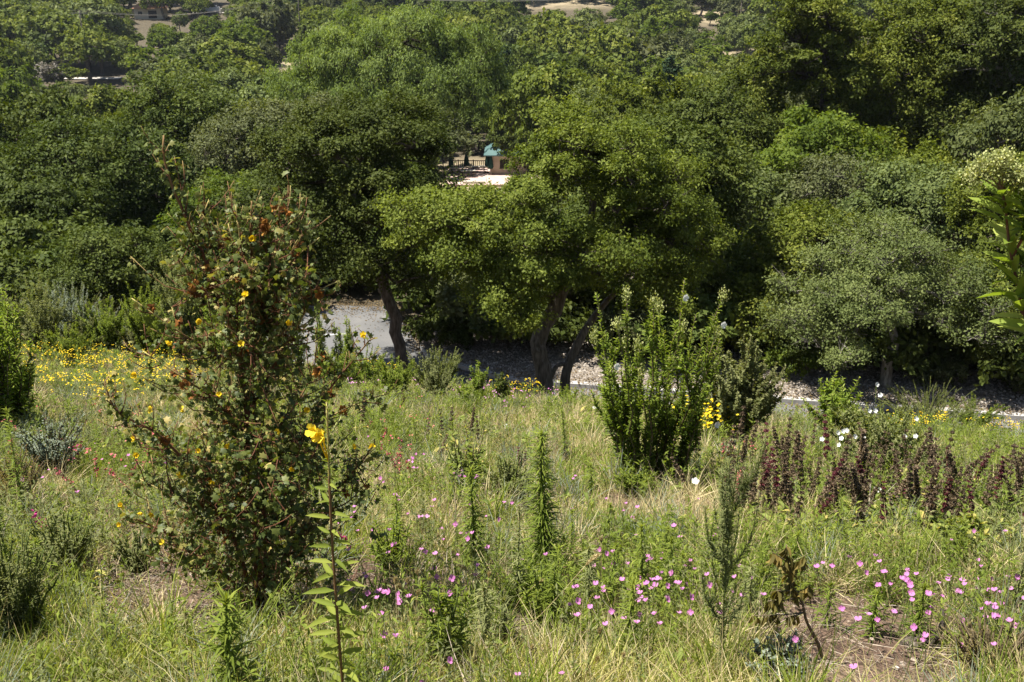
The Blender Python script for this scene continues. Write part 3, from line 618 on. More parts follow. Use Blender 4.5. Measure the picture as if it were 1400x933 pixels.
for px, y, lb in [(640, 123.2, 'picnic table in front of the middle umbrella'), (655, 126, 'picnic table close to the pavilion corner'), (625, 125, 'picnic table at the shaded end of the patio')]:
    p = gpos(px, y); e = empty('picnic_table', (p[0], y, -23.68), .2, label='pale topped wooden ' + lb, cat='table', group='picnic tables')
    g = Geo(); box(g, (0, 0, .74), (1.8, .75, .05)); g.obj('table_top', M['palewall'], e, flat=True)
    for s in (-1, 1):
        g = Geo(); box(g, (0, s * .68, .44), (1.8, .26, .05)); g.obj('bench', M['wood'], e, flat=True)
        g = Geo(); segs(g, [[s * .65, -.62, 0], [s * .65, .62, 0]], [[s * .65, .2, .71], [s * .65, -.2, .71]], .04, .04); segs(g, [[s * .65, -.7, .38]], [[s * .65, .7, .38]], .035, .035); g.obj('leg', M['wood'], e)
p = at(648, 250, 119); g = Geo(); box(g, (p[0], 119, -23.75), (2.6, .4, .7)); tag(g.obj('low_wall', M['palewall'], flat=True), 'low pale stone wall at the near edge of the patio', 'wall')
# house with tiled roof
p = gpos(207, 345); e = empty('house', p - [0, 0, .3], .12, label='cream house with an orange tiled roof among the trees at the top', cat='house')
g = Geo(); box(g, (0, 0, 1.7), (9, 7, 3.4)); g.obj('wall', M['cream'], e, flat=True)
g = Geo(); V = [[-5.4, -4.4, 3.35], [5.4, -4.4, 3.35], [5.4, 4.4, 3.35], [-5.4, 4.4, 3.35], [-2.5, 0, 5.3], [2.5, 0, 5.3]]; g.add(V, [np.array([[0, 1, 5, 4], [2, 3, 4, 5], [0, 3, 2, 1]]), np.array([[1, 2, 5], [3, 0, 4]])]); g.obj('roof', M['tile'], e, flat=True)
g = Geo(); box(g, (1.2, -3.52, 1.5), (2.6, .08, 2.4)); g.obj('door', M['dark'], e, flat=True)
g = Geo(); box(g, (-2.6, -3.52, 1.8), (1.2, .08, 1.2)); g.obj('window', M['dark'], e, flat=True)
# pale parking area and parked van far off
p = gpos(294, 366); g = Geo(); t = np.linspace(-6, 6, 9); X, Y = np.meshgrid(p[0] + t, p[1] + t); ix = np.arange(81).reshape(9, 9)
g.add(np.stack([X, Y, H(X, Y) + .3], -1), [np.stack([ix[:-1, :-1], ix[:-1, 1:], ix[1:, 1:], ix[1:, :-1]], -1).reshape(-1, 4)]); tag(g.obj('parking_area', M['far_road']), kind='structure')
M['whitep'] = noise_mat('white vehicle paint', [(.6, .62, .65), (.7, .72, .75)], scale=1, bump=0, rough=.3)
e = empty('parked_van', gpos(291, 362) + [0, 0, .3], .1, label='tiny white van parked on the pale lot beside the tiled house', cat='van')
g = Geo(); box(g, (0, 0, 1.05), (4.8, 1.9, 1.3)); box(g, (-.4, 0, 1.95), (3.6, 1.7, .5)); g.obj('body', M['whitep'], e, flat=True)
g = Geo(); box(g, (-.4, -.86, 1.93), (3.2, .06, .36)); g.obj('window', M['dark'], e, flat=True)
for sx in (-1.5, 1.5):
    g = Geo(); segs(g, [[sx, -.98, .4]], [[sx, -.75, .4]], .4, .4, 12); g.obj('wheel', M['dark'], e)
# terrace walls
for px, y, ln, dz, lb in [(1025, 263, 8, 0, 'pale terrace wall, lower one on the planted slope'), (1038, 270, 7, .6, 'pinkish terrace wall, upper one on the planted slope')]:
    p = gpos(px, y); g = Geo(); box(g, (p[0], y, p[2] + .8 + dz), (ln, .5, 1.4), .1); tag(g.obj('terrace_wall', M['palewall'], flat=True), lb, 'wall')
# poles and cables
def pole(px, y, h, lb, arm=True):
    p = gpos(px, y); e = empty('utility_pole', p - [0, 0, .3], label=lb, cat='pole', group='utility poles')
    g = Geo(); tube(g, [[0, 0, 0], [0, 0, h * .5], [0, 0, h]], [.2, .17, .13], 8); g.obj('post', M['bark'], e)
    if arm: g = Geo(); box(g, (0, -.22, h - .6), (3.4, .16, .18)); g.obj('crossarm', M['bark_pale'], e, flat=True)
    return np.array([p[0], p[1], p[2] + h - .6])
pa = pole(122, 232, 15.5, 'wooden utility pole with a crossarm above the far pale road')
pb = pole(412, 290, 15, 'slender wooden utility pole near the eucalyptus row')
pc = pole(1010, 300, 15, 'slender utility pole standing at the edge of the dry field')
pd = pa + [-90, 10, 4]; pe = pc + [110, 15, 12]
for i, off in enumerate((-1.5, 0, 1.5)):
    g = Geo()
    for A, B in ((pa, pb), (pb, pc), (pc, pe)):
        t = np.linspace(0, 1, 26)[:, None]; Q = A + (B - A) * t; Q[:, 2] -= (4 * t * (1 - t) * 3.0)[:, 0] - .3; Q[:, 1] += off * .7; Q[:, 0] += off * .7; tube(g, Q, .024, 4)
    tag(g.obj('power_line', M['bark_pale']), ['nearest', 'middle', 'farthest'][i] + ' of the thin power lines crossing the far slope', 'cable', 'power lines')
# undergrowth shrubs beyond and beside the road
SH = []
rs = np.random.default_rng(5)
def put_shrub(x, y, s, sz, k, name='chaparral_shrub'):
    z = float(H(x, y)); e = empty(name, (x, y, z - .1), rs.random() * 6.28); e.scale = (s, s, sz)
    for nm, me in (('stems', SHR[k][0]), ('crown', SHR[k][1])):
        o = bpy.data.objects.new(nm, me); col.objects.link(o); o.parent = e
    q = proj(np.array([[x, y, z + sz]])); SH.append([e, ['dark leafy', 'olive grey', 'fresh green'][k], q[0][0], q[1][0], y, 'shrub']); return e
for x in np.arange(-24, 24, 2.1):
    for r_ in range(6 if x < -8.5 else 3):
        xx = x + rs.uniform(-.8, .8) + 4 * (r_ == 2); yf = float(y_far(xx)); yy = yf + 3.0 + 2.6 * r_ + rs.uniform(-.5, .8)
        if xx < -3 and r_ == 0: yy += .3
        if xx < -3: yy -= 1.6
        s = rs.uniform(.75, 1.1); put_shrub(xx, yy, s, s * rs.uniform(.8, 1.1), 0 if rs.random() < .6 else 1)
for x, y, s, k in [(8.5, 27.9, .55, 2), (14.5, 26.6, .5, 1), (16.5, 26.4, .6, 1), (12.2, 27.3, .45, 1), (-2.2, 30.6, .5, 0), (3.6, 29.4, .45, 0)]: put_shrub(x, y, s, s, k)
LSH = [('the broad dark left oak', 90, 300), ('the dark leaning oak', 520, 400), ('the two trunked oak', 750, 450), ('the pale limbed oak', 1212, 470), ('the right edge oak', 1380, 480)]

for x, y in far_sh: s = rs.uniform(.6, 1.1); put_shrub(x, y, s, s, int(rs.integers(0, 2)))
LSH += [('the pavilion', 680, 210), ('the far pale road', 130, 110), ('the dry field', 780, 5), ('the tile roofed house', 208, 20), ('the terrace walls', 1030, 55), ('the sunny clearing', 1185, 45), ('the dry grass gap', 393, 82)]
wording(SH, LSH, 'valley shrub')
for t in SH: t[0]['group'] = 'shrubs beyond the road'
print('valley', time.time() - T0)

# ------------------------------------------------------------------ meadow plants
M['stem'] = leaf_mat('green stems', [(.06, .085, .02), (.10, .13, .035), (.15, .16, .06)], trans=0, objvar=.1)
M['stem_red'] = leaf_mat('reddish brown stems', [(.085, .035, .018), (.14, .065, .035), (.40, .34, .12)], trans=0, objvar=.05)
M['stem_brown'] = leaf_mat('brown stems', [(.05, .035, .022), (.10, .075, .045), (.20, .16, .10)], trans=0, objvar=.05)
M['herb'] = leaf_mat('fresh herb leaves', [(0.0894, 0.1279, 0.0207), (0.1461, 0.1918, 0.029), (0.2435, 0.2789, 0.0497)], trans=.4, objvar=.12)
M['herb_grey'] = leaf_mat('grey green herb leaves', [(0.1045, 0.1246, 0.0473), (0.1699, 0.187, 0.0731), (0.2614, 0.2662, 0.1119)], trans=.35, objvar=.12)
M['shrubleaf'] = leaf_mat('narrow shrub leaves', [(0.0543, 0.0832, 0.0164), (0.1115, 0.1625, 0.0234), (0.193, 0.2535, 0.0398), (0.3289, 0.364, 0.0936)], trans=.4, objvar=.06)
M['silver'] = leaf_mat('silvery leaves', [(0.115, 0.1437, 0.0978), (0.184, 0.2185, 0.161), (0.299, 0.3335, 0.253)], trans=.25, objvar=.1)
M['fremont'] = leaf_mat('leathery lobed leaves', [(0.042, 0.0604, 0.0158), (0.078, 0.1024, 0.0248), (0.1424, 0.1575, 0.0383), (0.36, 0.2888, 0.0957)], trans=.32, rough=.5, spec=.22, objvar=0)
M['yellow'] = leaf_mat('yellow petals', [(.62, .40, .01), (.80, .58, .02), (.85, .66, .05)], trans=.4, objvar=.05, tcol=(1, 1, 1))
M['rust'] = leaf_mat('rust orange capsules', [(.13, .055, .02), (.27, .11, .025), (.45, .24, .05)], trans=.3, objvar=0, tcol=(1, 1, 1))
M['pink'] = leaf_mat('pink petals', [(.48, .15, .38), (.60, .24, .50), (.72, .38, .63)], trans=.4, objvar=.06, tcol=(1, 1, 1))
M['white'] = leaf_mat('white petals', [(.72, .72, .68), (.82, .82, .80)], trans=.35, objvar=0, tcol=(1, 1, 1))
M['redfl'] = leaf_mat('rose red petals', [(.34, .06, .08), (.52, .12, .14), (.62, .25, .24)], trans=.35, objvar=.08, tcol=(1, 1, 1))
M['magenta'] = leaf_mat('magenta petals', [(.50, .03, .20), (.66, .08, .32)], trans=.35, objvar=.08, tcol=(1, 1, 1))
M['sagespike'] = leaf_mat('dark dried calyces', [(.050, .036, .026), (.095, .068, .044), (.155, .115, .07), (.26, .20, .12)], trans=.12, objvar=.3)
M['sagewine'] = leaf_mat('wine red calyces', [(.07, .02, .028), (.13, .032, .048), (.17, .07, .06)], trans=.2, objvar=.25)
M['sageleaf'] = leaf_mat('coarse sage leaves', [(0.0751, 0.1071, 0.0231), (0.1365, 0.1764, 0.0404), (0.2184, 0.252, 0.0693), (0.4641, 0.3906, 0.1155)], trans=.35, objvar=.12)
M['straw'] = leaf_mat('dry straw', [(0.3093, 0.2511, 0.1136), (0.4759, 0.3972, 0.2045), (0.6543, 0.5606, 0.3293)], trans=.3, objvar=.1, tcol=(1.1, 1, .8))
M['green_grass'] = leaf_mat('green grass blades', [(0.1401, 0.1889, 0.036), (0.2421, 0.2862, 0.0639), (0.3822, 0.3892, 0.1185), (0.5352, 0.4694, 0.1958)], trans=.4, objvar=0)
M['litter'] = leaf_mat('dry grey twigs', [(.12, .085, .06), (.24, .19, .14), (.42, .36, .28)], trans=0, objvar=0)
M['cream_fl'] = leaf_mat('cream flower buds', [(.20, .24, .08), (.34, .36, .14), (.46, .46, .22)], trans=.25, objvar=0)
M['dead_leaf'] = leaf_mat('withered leaves', [(.09, .075, .025), (.15, .13, .04), (.24, .17, .05)], trans=.3, objvar=0)

def along(P, t):
    s = np.linspace(0, 1, len(P)); Q = np.stack([np.interp(t, s, P[:, k]) for k in range(3)], 1)
    Tn = unit(np.gradient(P, axis=0)); T = unit(np.stack([np.interp(t, s, Tn[:, k]) for k in range(3)], 1)); return Q, T
def radial(T, phi):
    ref = np.where(abs(T[:, 2:]) > .9, np.array([[1., 0, 0]]), np.array([[0, 0, 1.]])); u = unit(np.cross(T, ref)); v = np.cross(T, u)
    return np.cos(phi)[:, None] * u + np.sin(phi)[:, None] * v
def leafy(g, P, n, L, W, el=40, t0=.1, t1=1., T=None, jit=.25, rnd=None, taper=.5, grav=0):
    n = int(n); 
    if n < 1: return
    t = t0 + (t1 - t0) * (np.arange(n) + R.random(n) * .8) / n; Q, Tg = along(P, t); phi = np.arange(n) * 2.4 + R.normal(size=n) * .5; rd = radial(Tg, phi)
    e = np.radians(el + R.normal(size=n) * 14); D = rd * np.cos(e)[:, None] + Tg * np.sin(e)[:, None] + R.normal(size=(n, 3)) * jit * .4; D[:, 2] -= grav; D = unit(D)
    Nn = unit(Tg * np.cos(e)[:, None] - rd * np.sin(e)[:, None] + R.normal(size=(n, 3)) * jit)
    l = L * R.uniform(.65, 1.2, n) * (1 - taper * t); r = np.clip(t * .55 + R.normal(size=n) * .17 + .12, 0, 1) if rnd is None else rnd(t)
    inst(g, T or TLEAF(), Q, D, Nn, l, l * W / L, r)
def gnd(x, y): return float(H(x, y))
def shoot_bush(h, w, ns, L, W, dens, el=38, flop=.25, twigs=3, sr=.007, T=None, t0=.12, seed=0, vary=.3, tw=.35, pen=.25, bs=.12):
    """bush of h x w metres made of leafy shoots; returns stems, leaves"""
    global TIPS
    TIPS = []; rr = np.random.default_rng(seed); gs, gl = Geo(), Geo()
    for i in range(ns):
        a = rr.random() * 6.28; q = np.sqrt(rr.random()); x1, y1 = q * w / 2 * cos(a), q * w / 2 * sin(a); hh = h * (1 - vary * rr.random() - pen * q * q)
        P = smooth([[x1 * bs, y1 * bs, -.05], [x1 * (.42 + bs * .6), y1 * (.42 + bs * .6), hh * .4], [x1 * (.9 + flop * .2), y1 * (.9 + flop * .2), hh * .8], [x1 * (1 + flop), y1 * (1 + flop), hh]], 9); P[1:-1] += rr.normal(size=(7, 3)) * .012 * h
        TIPS.append(P[-1]); tube(gs, P, np.linspace(sr * 1.5, sr * .4, 9), 4, rnd=rr.random() * .8); ln = np.linalg.norm(np.diff(P, axis=0), axis=1).sum()
        leafy(gl, P, ln * dens * (1 - t0), L, W, el, t0, T=T)
        for k in range(twigs):
            tt = rr.uniform(.25, .9); Q, Tg = along(P, np.array([tt])); ph = rr.random() * 6.28; dr = radial(Tg, np.array([ph]))[0] * .55 + Tg[0] * .8 + [0, 0, .25]; l2 = ln * tw * (1.1 - tt) * rr.uniform(.6, 1.2)
            P2 = smooth([Q[0], Q[0] + unit(dr) * l2 * .5, Q[0] + unit(dr + [0, 0, .35]) * l2], 5); tube(gs, P2, np.linspace(sr * .7, sr * .3, 5), 3, rnd=.6); leafy(gl, P2, l2 * dens, L, W, el, .1, T=T)
    return gs, gl
def dims(px, bpx_, tpy, wpx):
    p = ground(px, bpx_); t = at(px, tpy, p[1]); s = proj(p[None])[2][0] / FPX; return p, t[2] - p[2], wpx * s
def bush(name, px, bpx_, tpy, wpx, mats, label, cat='shrub', ns=14, L=.05, W=.014, dens=90, group=None, fl=None, **k):
    p, h, w = dims(px, bpx_, tpy, wpx); q_ = 1 + .035 * min(p[1], 16); gs, gl = shoot_bush(h, w, int(ns * 1.5), L * q_, W * q_ * 1.35, dens * 1.5, **k); e = empty(name, p, label=label, cat=cat, group=group); gs.obj('stems', M[mats[0]], e); gl.obj('foliage', M[mats[1]], e)
    return e, p, h, w
# upright green shrub in the middle
e, p, h, w = bush('upright_shrub', 888, 668, 378, 158, ('stem_brown', 'shrubleaf'), 'tall upright bright green shrub with narrow leaves and pale shoot tips', ns=19, L=.062, W=.014, dens=100, el=46, twigs=5, sr=.009, t0=.10, seed=1, vary=.5, tw=.36, flop=.05, pen=.0, bs=.42)
TT = sorted(TIPS, key=lambda q: -q[2])
for k in (1, 4, 8, 12, 17):
    q = TT[k] - [0, .06, .12 + .03 * k]; g = Geo(); inst(g, TPETALS(5, .5), [q], [[.3, .2, .9]], [[.5, -.8, .3]], .06, .06); g.obj('white_flower', M['white'], e)
for k in range(0, min(26, len(TT)), 2):
    g = Geo(); n = 110; inst(g, TQ(.2), TT[k] + R.normal(size=(n, 3)) * [.022, .022, .04], rdir(n) + [0, 0, 1.2], rdir(n), .024, .011); g.obj('flower_tip', M['cream_fl'], e)
bush('grey_green_shrub', 1000, 608, 445, 105, ('stem_brown', 'herb_grey'), 'rounded grey green shrub right behind the tall upright shrub', ns=30, L=.05, W=.022, dens=110, seed=2, twigs=6, sr=.008)
bush('bright_shrub', 1140, 600, 508, 78, ('stem_brown', 'shrubleaf'), 'small bright green shrub in front of the pale kerb on the right', ns=14, L=.08, W=.022, dens=60, seed=3, twigs=4)
e, p, h, w = bush('mallow_bush', 1205, 655, 560, 150, ('stem', 'herb_grey'), 'loose grey green bush dotted with white flowers', 'bush', ns=34, L=.045, W=.02, dens=60, seed=4, twigs=5, flop=.4)
for px, py in [(1198, 526), (1204, 541), (1188, 562), (1196, 562), (1252, 573), (1145, 592), (1152, 590), (1157, 589), (1151, 600), (1168, 597), (1181, 599), (1148, 609), (1180, 610), (1236, 597), (1252, 597), (1124, 601)]:
    q = at(px, py, p[1] - R.uniform(.1, .5)); ee = empty('bindweed_flower', q); zz = gnd(q[0], q[1]); P = smooth([[0, .02, zz - q[2]], [.03, 0, (zz - q[2]) * .5], [0, .0, 0]], 5)
    g = Geo(); tube(g, P, .002, 3); g.obj('stem', M['stem'], ee); g = Geo(); inst(g, TPETALS(5, .5), [[0, 0, 0]], [[.3, .5, .7]], [[R.normal() * .4, -.8, .45]], .046, .046); g.obj('flower', M['white'], ee); SH.append([ee, 'small', px, py, 0, 'flower'])
wf = SH[-16:]; SH = SH[:-16]; wording(wf, [('the mallow bush top', 1200, 560), ('the mallow bush left side', 1155, 598), ('the mallow bush right side', 1245, 590)], 'white funnel flower')
for t in wf: t[0]['group'] = 'white flowers over the mallow bush'
for px, b, t, w_, m_, lb, kw in [
    (440, 525, 392, 16, 'shrubleaf', 'tallest green spire shoot in front of the paved area', {}), (466, 528, 432, 14, 'shrubleaf', 'green spire shoot just right of the tallest spire', {}), (412, 524, 415, 16, 'shrubleaf', 'green spire shoot just left of the tallest spire', {}),
    (480, 530, 420, 14, 'shrubleaf', 'green spire shoot nearest the leaning oak trunk', {}), (455, 535, 470, 60, 'shrubleaf', 'low green shrub at the feet of the spire shoots', dict(ns=16)), (500, 535, 470, 60, 'shrubleaf', 'low green shrub right of the spire shoots', dict(ns=14)),
    (540, 545, 480, 55, 'herb', 'bright soft shrub under the leaning oak trunk', dict(ns=16, L=.05)), (598, 548, 470, 80, 'herb_grey', 'rounded pale green shrub between the two near oaks', dict(ns=34, L=.03, W=.012, dens=120)),
    (655, 550, 492, 26, 'shrubleaf', 'narrow dark green shrub left of the two trunked oak', dict(ns=10)), (686, 555, 508, 26, 'oak_dark', 'small dark purplish shrub beside the kerb', dict(ns=9, L=.06)),
    (772, 565, 532, 60, 'herb', 'low bright shrub at the foot of the double trunk', dict(ns=14)), (640, 560, 520, 50, 'herb', 'small leafy shrub behind the pink flower drift', dict(ns=10)),
    (380, 530, 380, 70, 'herb_grey', 'bushy green shrub behind the flowering shrub on its right', dict(ns=26)), (325, 520, 370, 80, 'shrubleaf', 'green shrub directly behind the flowering shrub', dict(ns=24)),
    (262, 500, 330, 70, 'herb_grey', 'tall soft green shrub left behind the flowering shrub', dict(ns=26)), (205, 492, 372, 60, 'herb', 'fresh green shrub above the yellow flowers', dict(ns=22)), (150, 490, 400, 70, 'herb', 'leafy green shrub below the small rounded oak', dict(ns=22)),
    (105, 485, 375, 80, 'silver', 'silver leaved shrub above the yellow flowers', dict(ns=26, L=.035)), (60, 490, 375, 70, 'herb_grey', 'grey green shrub next to the silver leaved shrub', dict(ns=24)), (95, 500, 440, 70, 'herb', 'low fresh green shrub in front of the silver leaved one', dict(ns=20)),
    (235, 500, 420, 60, 'herb', 'bright low shrub behind the yellow flower drift', dict(ns=18)), (300, 510, 430, 60, 'herb_grey', 'pale low shrub seen through the flowering shrub', dict(ns=18)),
    (22, 590, 372, 90, 'shrubleaf', 'large leafy shrub at the left edge beside the yellow flowers', dict(ns=17, L=.085, W=.02, dens=46, sr=.01, vary=.5, bs=.4)), (2, 600, 290, 60, 'shrubleaf', 'tallest leafy shrub cut by the left edge', dict(ns=12, L=.085, W=.02, dens=46, sr=.01, vary=.5, bs=.4)),
    (75, 655, 560, 80, 'silver', 'silvery bush in the left of the meadow', dict(ns=26, L=.03, W=.014)), (28, 700, 610, 80, 'dead_leaf', 'reddish dry bush at the left edge', dict(ns=26, L=.03, W=.008)),
    (95, 800, 690, 90, 'herb_grey', 'soft grey green bush left of the straw patch', dict(ns=30, L=.035, W=.008, dens=110)), (25, 900, 720, 130, 'herb_grey', 'feathery bush in the lower left corner', dict(ns=44, L=.035, W=.007, dens=120)), (190, 790, 715, 60, 'herb_grey', 'small twiggy bush at the left foot of the flowering shrub', dict(ns=20, L=.025, W=.01, dens=90)),
    (1265, 590, 520, 120, 'herb_grey', 'low spreading greyish shrub behind the right hand yellow flowers', dict(ns=34, L=.03, W=.012)), (1330, 585, 540, 70, 'shrubleaf', 'low dark green shrub by the road at the right', dict(ns=16)),
    (640, 690, 570, 60, 'sageleaf', 'leafy sage bush in the middle of the meadow', dict(ns=9, L=.07, W=.025, dens=40, vary=.6)), (700, 700, 610, 70, 'herb_grey', 'soft grey bush left of the dense green stalk', dict(ns=26, L=.03, W=.01)),
    (870, 680, 640, 60, 'herb', 'low leafy clump at the foot of the upright shrub', dict(ns=14)), (1350, 945, 850, 110, 'dead_leaf', 'grey purple dry bush in the lower right corner', dict(ns=50, L=.016, W=.006, dens=120)), (1060, 945, 868, 90, 'silver', 'silvery seedling clump at the bottom beside the bare soil', dict(ns=20, L=.04, W=.016)),
    (1310, 770, 700, 60, 'sageleaf', 'yellowing leafy clump under the dark spikes on the right', dict(ns=18, L=.07, W=.03)), (800, 905, 850, 60, 'herb', 'bright narrow leaved rosette at the bottom centre', dict(ns=9, L=.07, W=.009, dens=60, twigs=2, el=30)),
    (540, 790, 705, 75, 'herb', 'bright leafy clump right of the evening primrose', dict(ns=12, L=.06, W=.010, dens=60, twigs=2, el=30)), (612, 930, 790, 60, 'herb', 'tall leafy clump in the lower centre with feathery leaves', dict(ns=9, L=.06, W=.010, dens=60, twigs=2, el=30)), (745, 870, 760, 70, 'herb', 'green clump at the foot of the dense green stalk', dict(ns=11, L=.05, W=.010, dens=60, twigs=2, el=30))]:
    kk = dict(ns=5, L=.05, W=.014, dens=95, seed=int(px + b)); kk.update(kw); bush('shrub' if kk['ns'] > 5 else 'spire_shrub', px, b, t, w_, ('stem' if 'herb' in m_ else 'stem_brown', m_), lb, **kk)
CRM = []
for k, (m_, L_, W_) in enumerate((('herb_grey', .06, .022), ('shrubleaf', .08, .024), ('herb', .075, .026), ('silver', .045, .022), ('oak', .05, .03))):
    gs, gl = shoot_bush(1.7, 1.5, 44, L_ * 1.2, W_ * 1.2, 95, twigs=6, sr=.008, seed=60 + k, vary=.5, flop=.25); CRM.append((gs.mesh('stems', M['stem_brown']), gl.mesh('foliage', M[m_])))
CR = []
def crest(x, y, s, k):
    z = gnd(x, y); e = empty('meadow_edge_shrub', (x, y, z), rs.random() * 6.28); e.scale = (s * 1.15, s * 1.15, s)
    for nm, me in zip(('stems', 'foliage'), CRM[k]): o = bpy.data.objects.new(nm, me); col.objects.link(o); o.parent = e
    q = proj(np.array([[x, y, z + .8]])); CR.append([e, ['grey green', 'glossy green', 'fresh green', 'silvery', 'dark green'][k], q[0][0], q[1][0], y, 'shrub'])
for x in np.arange(-21, -5.2, .95):
    for r_ in range(4):
        xx = x + rs.uniform(-.4, .4); yy = float(y_near(xx)) - 1.0 - r_ * 2.1 + rs.uniform(-.8, .8); q = proj(np.array([[xx, yy, gnd(xx, yy)]])); 
        if q[0][0] > 395 or q[0][0] < -60 or q[1][0] > 505: continue
        crest(xx, yy, rs.uniform(.6, 1.05) * (1.25 if r_ < 2 else .8), int(rs.choice([0, 1, 2, 3, 4], p=[.3, .2, .22, .13, .15])))
for x in np.arange(-5.3, 16, .8):
    xx = x + rs.uniform(-.3, .3); yy = float(y_near(xx)) - rs.uniform(1.0, 2.6); q = proj(np.array([[xx, yy, gnd(xx, yy)]]))
    if 690 < q[0][0] < 830 or 1045 < q[0][0] < 1115: s_ = .28
    elif q[0][0] < 600: s_ = rs.uniform(.3, .55)
    else: s_ = rs.uniform(.4, .75)
    crest(xx, yy, s_, int(rs.choice([0, 1, 2, 4])))
wording(CR, [('the silver leaved shrub', 105, 430), ('the small rounded oak', 150, 360), ('the flannel bush top', 300, 400), ('the spire shoots', 450, 480), ('the double trunk', 755, 540), ('the upright shrub', 890, 520), ('the small bright shrub', 1140, 550), ('the right hand yellow flowers', 1320, 575), ('the left edge shrub', 10, 400)], 'meadow edge shrub')
for t in CR: t[0]['group'] = 'shrubs along the far edge of the meadow'
# yellow flowered tickseed beside the upright shrub
e, p, h, w = bush('yellow_flowered_bush', 955, 612, 552, 55, ('stem', 'herb'), 'bush with a dense head of small yellow flowers beside the upright shrub', ns=16, L=.03, W=.006, dens=60, seed=8)
g = Geo(); n = 140; inst(g, TPETALS(5, .2), np.stack([R.normal(size=n) * w * .3, R.normal(size=n) * w * .3, h * R.uniform(.6, 1.05, n)], 1), rdir(n) * .3 + [1, 0, .2], rdir(n) * .4 + [0, -.3, 1], .034, .034); tag(g.obj('flowers', M['yellow'], e), kind='stuff')
print('bushes', time.time() - T0)

# ------------------------------------------------------------------ flowering shrub with lobed leaves (foreground)
base = ground(352, 838); FY = base[1]; root = empty('flannel_bush', base, label='tall open foreground shrub with lobed leaves, rust capsules and a few yellow flowers', cat='shrub')
gs, gl, gy, gr = Geo(), Geo(), Geo(), Geo()
def W2(px, py, dy=0): return at(px, py, FY + dy) - base
MAIN = [([(352, 845, 0), (352, 740, .02), (346, 640, .03), (338, 560, .04), (325, 480, .06), (300, 400, .1), (272, 330, .12), (250, 280, .12), (235, 240, .12), (224, 185, .12)], .022, .004),
        ([(358, 842, .05), (364, 740, .1), (350, 620, .12), (348, 500, .1), (346, 400, .06), (345, 330, .0), (344, 275, 0)], .016, .004),
        ([(345, 840, -.05), (330, 760, -.1), (300, 700, -.15), (262, 640, -.2), (215, 590, -.25), (165, 560, -.3), (148, 515, -.3)], .013, .003),
        ([(340, 840, 0), (310, 790, -.05), (260, 760, -.1), (210, 725, -.2), (165, 712, -.2)], .012, .003),
        ([(362, 840, 0), (390, 760, .1), (430, 700, .2), (480, 640, .25), (512, 600, .25)], .013, .003),
        ([(356, 840, .1), (380, 720, .2), (410, 620, .3), (450, 540, .3), (490, 490, .25), (512, 462, .2)], .013, .003)]
SUB = [([(330, 500, .06), (270, 470, 0), (225, 440, -.05), (180, 408, -.05)], .007), ([(345, 560, .1), (385, 480, .05), (410, 440, 0), (440, 395, 0), (462, 385, 0)], .007), ([(346, 440, .1), (380, 380, .05), (412, 345, 0), (437, 325, 0)], .006),
       ([(348, 480, .1), (378, 400, .1), (400, 340, .1), (425, 302, .1)], .006), ([(347, 400, .06), (370, 350, 0), (392, 310, 0), (413, 290, 0)], .005), ([(346, 360, .05), (362, 320, .0), (378, 290, 0), (390, 264, 0)], .005),
       ([(325, 470, .06), (322, 380, 0), (318, 330, 0), (312, 306, 0)], .005), ([(346, 420, .05), (330, 340, -.05), (322, 280, -.05)], .004), ([(300, 400, .1), (285, 350, .1), (300, 300, .1), (302, 288, .1)], .004), ([(338, 600, 0), (290, 545, -.1), (240, 510, -.2), (195, 480, -.2)], .008),
       ([(262, 330, .1), (275, 300, .1), (285, 275, .15)], .003), ([(350, 640, 0), (420, 590, .1), (470, 560, .2), (520, 540, .2)], .008), ([(352, 700, 0), (290, 640, .1), (230, 610, .1), (180, 600, 0)], .008), ([(430, 700, .2), (470, 690, .2), (505, 655, .2)], .005),
       ([(352, 680, .1), (330, 600, .25), (280, 520, .3), (250, 470, .3), (235, 420, .3)], .007), ([(350, 620, .1), (400, 560, .25), (430, 500, .3), (432, 450, .3)], .007), ([(345, 700, -.1), (290, 700, -.2), (240, 680, -.3), (190, 655, -.3)], .008), ([(352, 740, 0), (400, 720, -.1), (440, 690, -.1)], .007),
       ([(300, 420, .1), (262, 380, .1), (235, 350, .1)], .005), ([(352, 500, .1), (362, 380, .1), (368, 300, .1)], .005), ([(345, 460, .1), (395, 420, 0), (425, 405, 0)], .005), ([(300, 500, .1), (340, 470, -.1), (300, 440, -.1)], .004)]
paths = []
for pts, r0, r1 in MAIN:
    P = smooth([W2(*q) for q in pts], 40); P[0, 2] = -.05; P[2:-1] += np.cumsum(R.normal(size=(37, 3)) * .002, 0); tube(gs, P, np.linspace(r0, r1, 40), 8, rnd=np.repeat(np.linspace(0, .62, 40), 8), wob=.04); paths.append((P, .28))
for pts, r0 in SUB:
    P = smooth([W2(*q) for q in pts], 18); tube(gs, P, np.linspace(r0, .0022, 18), 6, rnd=np.repeat(np.linspace(.15, 1.0, 18), 6)); paths.append((P, .1))
tw = []
for P, t0 in paths:
    ln = np.linalg.norm(np.diff(P, axis=0), axis=1).sum(); n = int(ln * 27)
    for k in range(n):
        tt = R.uniform(t0, .97) if R.random() < .8 else R.uniform(.03, .5); Q, Tg = along(P, np.array([tt])); d = unit(radial(Tg, np.array([R.random() * 6.28]))[0] * .9 + Tg[0] * .6 + [0, 0, .3]); l2 = R.uniform(.08, .42) * (1.15 - .8 * tt)
        P2 = smooth([Q[0], Q[0] + d * l2 * .5 + R.normal(size=3) * .012, Q[0] + unit(d + [0, 0, .3]) * l2], 5); tube(gs, P2, np.linspace(.003, .0014, 5), 4, rnd=np.repeat(np.linspace(.2, R.uniform(.4, .95), 5), 4)); tw.append(P2)
